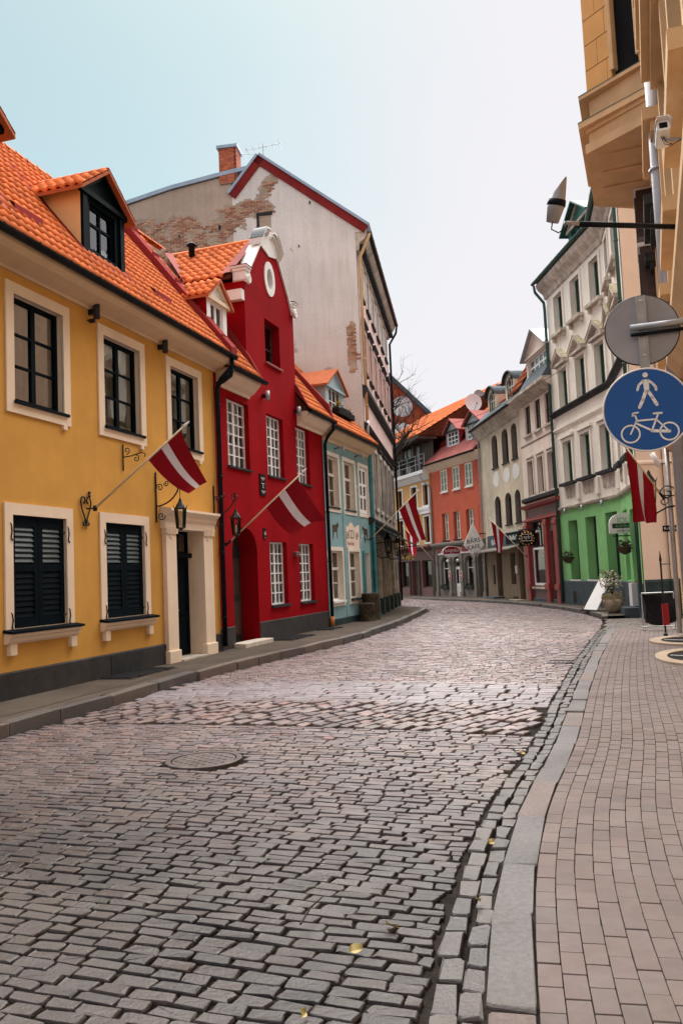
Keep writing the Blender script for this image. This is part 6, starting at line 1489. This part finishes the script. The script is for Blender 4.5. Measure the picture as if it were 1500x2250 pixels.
shrub('dry_bush', 'thin dry bush beside the green shop corner', (9.35, 29.0, 1.15), .42, 130, 'bush', m_moss, 26)
t = thing('menu_board', 'white board leaning against the green shop plinth', 'board', (9.05, 29.6, .08), R(-80)); MB().add([(-.5, -.35, 0), (.5, -.35, 0), (.42, .35, 1.15), (-.42, .35, 1.15), (-.5, -.31, 0), (.5, -.31, 0), (.42, .39, 1.15), (-.42, .39, 1.15)], [(0, 1, 2, 3), (7, 6, 5, 4), (0, 4, 5, 1), (1, 5, 6, 2), (2, 6, 7, 3), (3, 7, 4, 0)]).build('panel', m_white, t); MB().box(-.55, .55, -.42, -.28, 0, .05).build('foot', m_dkmould, t)
t = thing('flower_pot', 'white round flower pot with withered plant by green shop', 'pot', (9.05, 27.9, .08), 0); MB().lathe([(.16, 0), (.26, .12), (.33, .34), (.31, .46), (.27, .46), (.25, .40)], (0, 0, 0), 20).build('pot', m_stonerim, t, True); fo = MB()
for i in range(240):
    a, r = rnd.uniform(0, 6.3), rnd.random() ** .5 * .36; x, y, z = r * math.cos(a), r * math.sin(a), .46 + rnd.uniform(-.18, .16) * (1 if r < .3 else 1.6); s = rnd.uniform(.03, .07)
    fo.add([(x - s, y, z), (x, y - s * .5, z + s), (x + s, y, z), (x, y + s * .5, z - s)], [(0, 1, 2, 3)])
tag(fo.build('foliage', m_moss, t), kind='stuff')
t = thing('post_box', 'small red and white box beside the green shop door', 'box', (9.55, 27.0, .08), R(8)); MB().box(-.22, .0, -.1, .1, .25, 1.0).build('case', m_white, t); MB().box(.02, .20, -.12, .1, .3, 1.05).build('door', m_redsign, t); MB().tube([(0, 0, 0), (0, 0, .4)], .03, 6).build('post', m_black, t)
# swing sign stand on the corner, iron post, street name plate
t = thing('pavement_sign', 'black swinging pavement sign on a steel stand at the corner', 'sign', (7.95, 21.05, .0), R(-8))
fr = MB()
for x in (-.38, .40): fr.tube([(x, 0, 0), (x, 0, .95)], .018, 6); fr.tube([(x, -.22, .03), (x, .22, .03)], .016, 6)
fr.tube([(-.38, 0, .95), (.40, 0, .95)], .018, 6).tube([(-.45, -.1, .10), (.5, .06, .10)], .018, 6); fr.build('stand', m_steel, t); mb = MB(); nn = 10
for j in range(nn + 1):
    for i in range(nn + 1): u, v = i / nn, j / nn; mb.v.append((-.36 + .74 * u + .06 * math.sin(v * 3), .06 * math.sin(u * 4 + v * 3) - .10 * (1 - v), .22 + .70 * v - .10 * math.sin(u * math.pi) * (1 - v)))
for j in range(nn):
    for i in range(nn): k = j * (nn + 1) + i; mb.f.append((k, k + 1, k + nn + 2, k + nn + 1)); mb.m.append(0)
mb.build('panel', m_mat, t, True)
t = thing('iron_post', 'slim black spiked iron post at the oriel building corner', 'post', (7.45, 19.35, 0)); MB().lathe([(.05, 0), (.045, .06), (.022, .08), (.022, 1.75), (.035, 1.77), (.004, 2.0)], (0, 0, 0), 10).build('shaft', m_black, t); MB().tube([(0, 0, 1.68), (.25, .05, 1.68)], .014, 6).build('crossbar', m_black, t); MB().box(-.04, .10, -.03, .03, .25, .75).build('plate', m_redsign, t)
t = on((9.17, 25.30), 93, 1.02, 0, 0, 'street_name_plate', 'dark blue Kramu iela street name plate on the cream wall', 'sign'); MB().box(-.32, .24, -.03, 0, 2.66, 2.84).build('plate', m_navy, t); letters('Krāmu', .13, m_white, t, (-.29, -.034, 2.71), ext=.001); letters('iela', .07, m_white, t, (.09, -.034, 2.76), ext=.001); letters('street', .05, m_white, t, (.09, -.034, 2.69), ext=.001)
t = on(NW, NA, .25, 0, 0, 'street_lantern', 'black four sided street lantern on the oriel building, before cream wall', 'lantern')
br = MB().tube([(0, -.02, 2.9), (0, -.02, 3.75)], .025, 6).tube([(0, -.02, 3.0), (0, -.22, 2.98), (0, -.45, 2.86), (0, -.56, 2.72)], .022, 6).tube(spiral((0, -.2, 3.3), .2, .04, 1.3, 0, ('y', 'z'), 20), .016, 5).tube(spiral((0, -.28, 3.12), .12, .03, 1.2, 2, ('y', 'z'), 16, -1), .013, 5); br.build('scroll_bracket', m_black, t); MB().lathe([(.03, -.36), (.07, -.30), (.05, -.1), (.06, 0)], (0, -.56, 3.08), 10).build('socket', m_black, t); lantern_body(t, (0, -.56, 3.10), 1.25, 4)
t = on(NW, NA, .1, 0, 4.05, 'security_camera', 'white bullet camera above the street lantern', 'camera'); MB().tube([(0, -.32, -.1), (.0, -.46, .22)], .055, 10).build('body', m_white, t, True); MB().tube([(0, 0, -.02), (0, -.34, -.06)], .014, 6).build('arm', m_black, t)
# light wells on the right pavement
def light_well(x, rw, ro, lab):
    t = on(NW, NA, x, 0, 0, 'light_well', lab, 'light well', 'half round cellar light wells on the right pavement'); mb = MB(); n = 18
    for i in range(n):
        a0, a1 = math.pi * i / n, math.pi * (i + 1) / n
        def q(a, k, z): return (k * rw * math.cos(a), -k * ro * math.sin(a), z)
        mb.quad(q(a0, 1, .045), q(a1, 1, .045), q(a1, .70, .045), q(a0, .70, .045)); mb.quad(q(a0, 1, -.03), q(a1, 1, -.03), q(a1, 1, .045), q(a0, 1, .045)); mb.quad(q(a0, .70, .045), q(a1, .70, .045), q(a1, .70, -.03), q(a0, .70, -.03))
    mb.build('stone_rim', m_stonerim, t); MB().prism([(.69 * rw * math.cos(math.pi * i / n), -.69 * ro * math.sin(math.pi * i / n)) for i in range(n + 1)], 'z', .006, .028).build('cover', m_mat, t); MB().tube([(-.1, -.62 * ro, .035), (.12, 0, .035)], .012, 6).build('bar', m_steel, t)
light_well(4.35, 1.35, .70, 'nearest stone rimmed light well with black cover at right edge'); light_well(1.15, 1.1, .80, 'farther stone rimmed light well with black cover by the iron post')
# ---- road signs on a wall bracket
SX, SY, SZ = 2.29, 6.0, 2.873
t = thing('road_sign', 'round blue pedestrian and bicycle road sign on a wall bracket', 'road sign', (SX, SY, 0), R(-14))
MB().disc((0, SZ), .312, -.012, .012, 64).build('plate', m_greymetal, t); MB().disc((0, SZ), .300, -.016, -.0125, 64).build('face', m_bluesign, t)
rim = MB().tube([(.307 * math.cos(2 * math.pi * i / 64), -.010, SZ + .307 * math.sin(2 * math.pi * i / 64)) for i in range(64)], .007, 6, True); rim.build('rim', m_white, t)
YS = -.019
def flat(poly, nm='symbol'): return MB().prism([(a, SZ + b) for a, b in poly], 'y', YS, YS + .002)
ped = MB(); ped.disc((.005, SZ + .258), .019, YS, YS + .002, 20)
def limb(pts, w):
    for (a, b), (c, d) in zip(pts, pts[1:]):
        L = math.hypot(c - a, d - b); nx, nz = -(d - b) / L * w / 2, (c - a) / L * w / 2
        ped.prism([(a + nx, SZ + b + nz), (a - nx, SZ + b - nz), (c - nx, SZ + d - nz), (c + nx, SZ + d + nz)], 'y', YS, YS + .002)
    for a, b in pts: ped.disc((a, SZ + b), w / 2, YS, YS + .002, 12)
ped.prism([(-.015, SZ + .225), (.028, SZ + .225), (.026, SZ + .130), (-.008, SZ + .130)], 'y', YS, YS + .002)
limb([(-.012, .216), (-.045, .185), (-.056, .150)], .018); limb([(.022, .216), (.052, .190), (.072, .162), (.074, .140)], .018); limb([(.0, .135), (-.022, .075), (-.050, .020)], .024); limb([(.018, .135), (.045, .085), (.072, .030)], .024)
ped.build('pedestrian_symbol', m_white, t)
bike = MB()
def ring(cx, cz, r, w, n=36):
    for i in range(n):
        a0, a1 = 2 * math.pi * i / n, 2 * math.pi * (i + 1) / n
        bike.quad((cx + (r - w) * math.cos(a0), YS, SZ + cz + (r - w) * math.sin(a0)), (cx + (r - w) * math.cos(a1), YS, SZ + cz + (r - w) * math.sin(a1)), (cx + r * math.cos(a1), YS, SZ + cz + r * math.sin(a1)), (cx + r * math.cos(a0), YS, SZ + cz + r * math.sin(a0)))
ring(-.125, -.175, .070, .012); ring(.145, -.175, .070, .012); ped = bike
limb([(-.125, -.175), (-.075, -.075), (-.085, -.038)], .012); limb([(-.085, -.038), (-.105, -.040), (-.10, -.022), (-.062, -.018)], .011); limb([(-.08, -.080), (.055, -.078)], .012); limb([(-.082, -.098), (.025, -.160)], .014); limb([(.025, -.160), (.075, -.04)], .013); limb([(.145, -.175), (.025, -.162)], .022); limb([(.145, -.175), (.058, -.078)], .011); limb([(.045, -.035), (.10, -.035)], .015)
bike.build('bicycle_symbol', m_white, t)
GX_, GY_, GZ_ = 2.345, 6.12, 3.508
t2 = thing('road_sign', 'grey back of a round road sign on the wall bracket above the blue one', 'road sign', (GX_, GY_, 0), R(-14))
MB().disc((0, GZ_), .265, -.008, .008, 56).build('plate', m_greymetal, t2); MB().tube([(.265 * math.cos(2 * math.pi * i / 56), 0, GZ_ + .265 * math.sin(2 * math.pi * i / 56)) for i in range(56)], .009, 6, True).build('rim', m_black, t2)
st_ = MB().box(-.028, .028, -.030, -.010, SZ + .30, GZ_ + .258).box(-.034, -.026, -.042, -.010, SZ + .30, GZ_ + .258).box(.026, .034, -.042, -.010, SZ + .30, GZ_ + .258); st_.build('strap', m_steel, t2)
for z in (GZ_ + .22, GZ_ + .03, GZ_ - .03, GZ_ - .2): MB().lathe([(.004, -.006), (.012, -.004), (.012, .004), (.004, .006)], (0, -.036, z), 8).build('bolt', m_lamp, t2)
MB().tube([(-.09, -.065, GZ_ + .01), (.52, -.02, GZ_ + .035)], .025, 12).build('bracket_pipe', m_steel, t2, True); MB().tube([(-.09, -.060, GZ_ - .045), (.30, -.03, GZ_ - .028)], .014, 8).build('brace', m_gutter, t2, True)
MB().tube([(.5, -.03, GZ_ + .035), (.95, .05, GZ_ + .05)], .030, 12).build('wall_arm', m_greymetal, t2, True)
# ---- floodlight arm and near camera on the right-hand building
t = thing('floodlight', 'grey cone shaped floodlight on a long horizontal arm', 'floodlight', (2.368, 8.0, 5.181))
MB().tube([(.0, 0, .0), (.15, .04, .01)], .024, 8).build('joint', m_greymetal, t, True); MB().tube([(.13, .05, .01), (1.75, .68, .17)], .028, 10).build('arm', m_gutter, t, True)
ax = Vector((.22, -.35, 1)).normalized(); c = Vector((-.12, -.01, .03)); MB().tube([c - ax * .02, c + ax * .12, c + ax * .145], [.062, .085, .09], 16).build('housing', m_greymetal, t, True)
MB().tube([c + ax * .14, c + ax * .20, c + ax * .205], [.095, .088, .07], 16).build('bezel', m_gutter, t, True); VB = MB(); n_ = 20; e1 = ax.cross(Vector((0, 1, 0))).normalized(); e2 = ax.cross(e1)
for k_, (r_, f_) in enumerate(((.080, 0), (.070, 1))): VB.v += [tuple(c + ax * (.20 + f_ * (.02 + .20 * (.5 + .5 * math.cos(2 * math.pi * j_ / n_ - 2.4)) ** 1.5)) + (e1 * math.cos(2 * math.pi * j_ / n_) + e2 * math.sin(2 * math.pi * j_ / n_)) * r_ * (1 - f_ * .35 * (.5 + .5 * math.cos(2 * math.pi * j_ / n_ - 2.4)))) for j_ in range(n_)]
for j_ in range(n_): VB.f.append((j_, (j_ + 1) % n_, n_ + (j_ + 1) % n_, n_ + j_)); VB.m.append(0)
VB.build('visor', m_greymetal, t, True); MB().tube([c - ax * .02, c + Vector((-.02, 0, -.09)), c + Vector((.05, 0, -.13)), c + Vector((.12, 0, -.08)), (0.02, 0, -.02)], .007, 6).build('cable', m_black, t, True)
t = thing('security_camera', 'large white boxed security camera at top right edge', 'camera', (2.66, 6.2, 5.17), R(-16), None, .62); t.rotation_euler = (R(-20), 0, R(-16))
MB().prism([(-.085, -.06), (-.06, -.085), (.06, -.085), (.085, -.05), (.085, .05), (.05, .085), (-.06, .085), (-.085, .05)], 'y', 0, .30).build('housing', m_white, t, bev=.006); MB().prism([(-.10, .02), (-.07, .10), (.07, .10), (.10, .05), (.10, .04), (.065, .09), (-.065, .09), (-.095, .01)], 'y', -.06, .32).build('sunshield', m_white, t)
MB().box(-.048, .048, -.006, .0, -.048, .042).build('window', m_dark, t); MB().tube([(0, .12, -.08), (.02, .12, -.13), (.45, .2, -.11)], .022, 8).build('bracket', m_greymetal, t, True); MB().tube([(-.03, .1, -.08), (.0, .1, -.22), (.08, .1, -.26), (.22, .12, -.16)], .005, 5).tube([(-.0, .1, -.10), (.03, .1, -.2), (.1, .1, -.25), (.22, .12, -.15)], .005, 5).build('cable', m_black, t)
# overhead cable, balcony shrubs
o = MB().tube([(4.2 + (9.2 - 4.2) * i / 20, 43.2 + (33.5 - 43.2) * i / 20, 9.3 + .45 * (i / 20) - .5 * math.sin(math.pi * i / 20)) for i in range(21)], .010, 4).build('overhead_cable', m_black); tag(o, 'thin overhead cable slung across the street bend', 'cable')
for k, x in enumerate((3.9, 5.6)):
    pw = to_world(KP, 160, x * KS, -.15 * KS); b = shrub('balcony_shrub', ('dark clipped shrub at left of the glazed balcony door', 'dark clipped shrub at right of the glazed balcony door')[k], (pw[0], pw[1], 9.55), .42, 220, 'shrub', m_leaf, 0, 'shrubs on the far balcony'); MB().lathe([(.14, -.85), (.2, -.45), (.18, -.4)], (0, 0, 0), 12).tube([(0, 0, -.5), (0, 0, 0)], .03, 6).build('pot', m_greymetal, b)
# ---- red gabled building with round windows, far behind
fg = house('red_gabled_hall', 'distant brick red gable with round white windows behind bare branches', (3.0, 74.5), 97, cat='building')
wall(fg, 'gable', M('brick_red_gable', (.48, .10, .045), .85, .2, 1.5, .4, 30, .3, (.30, .05, .03)), [(-6, 0), (8, 0), (8, 13.2), (0.6, 21.2), (-6, 14)], [], t=.2)
for x, z, r in ((3.0, 16.9, .95), (2.9, 14.4, 1.0), (.7, 16.6, .95), (.6, 14.2, .95)): MB().disc((x, z), r, -.06, -.01, 28).build('round_window', m_white, fg)
MB().prism([(.5, 21.1), (8.4, 12.6), (8.6, 12.9), (.6, 21.5)], 'y', -.6, 9).build('roof', m_slate, fg); MB().prism([(.5, 21.1), (-6.3, 13.6), (-6.5, 13.9), (.6, 21.5)], 'y', -.6, 9).build('roof', m_slate, fg)
# ---- bare tree behind the tall building
tr = thing('bare_tree', 'leafless tree with fine dark branches at the street bend', 'tree', (2.62, 46.8, 0)); trunk = MB(); br = MB(); tw = MB()
def grow(p, d, L, r, depth):
    n = 4; pts = [p]; q = p.copy(); dd = d.copy()
    for i in range(n):
        jt = .03 if depth == 0 else .13
        dd = (dd + Vector((rnd.gauss(0, jt), rnd.gauss(0, jt), rnd.gauss(0, .08) + .02))).normalized(); q = q + dd * L / n; pts.append(q.copy())
    tgt = trunk if depth == 0 else (br if depth < 3 else tw)
    tgt.tube(pts, [r * (1 - .45 * i / n) for i in range(n + 1)], 7 if depth < 2 else (5 if depth < 3 else 3), caps=False)
    if depth >= 6 or r < .009: return
    for k in range(3 if depth < 1 else (4 if depth < 4 else 3)):
        t = rnd.uniform(.35, 1.0); i = min(n - 1, int(t * n)); base = pts[i] + (pts[i + 1] - pts[i]) * (t * n - i)
        nd = (dd + Vector((rnd.gauss(.0, .55), rnd.gauss(0, .5), rnd.gauss(.05, .42)))).normalized(); grow(base, nd, L * rnd.uniform(.52, .70), r * (1 - .45 * t) * rnd.uniform(.60, .76), depth + 1)
trunk.tube([(0, 0, 0), (.05, 0, 3), (-.05, 0, 6), (.05, 0, 9)], [.24, .20, .16, .12], 9)
for k in range(11): grow(Vector((.03, 0, 7.0 + k * .3)), Vector((rnd.uniform(-.3, 1.0), rnd.uniform(-.5, .5), .55 + .1 * k)).normalized(), rnd.uniform(2.2, 2.9), .075, 2)
trunk.build('trunk', m_bark, tr, True); br.build('branches', m_bark, tr, True); tag(tw.build('twigs', m_bark, tr, True), kind='stuff')
set_letters()
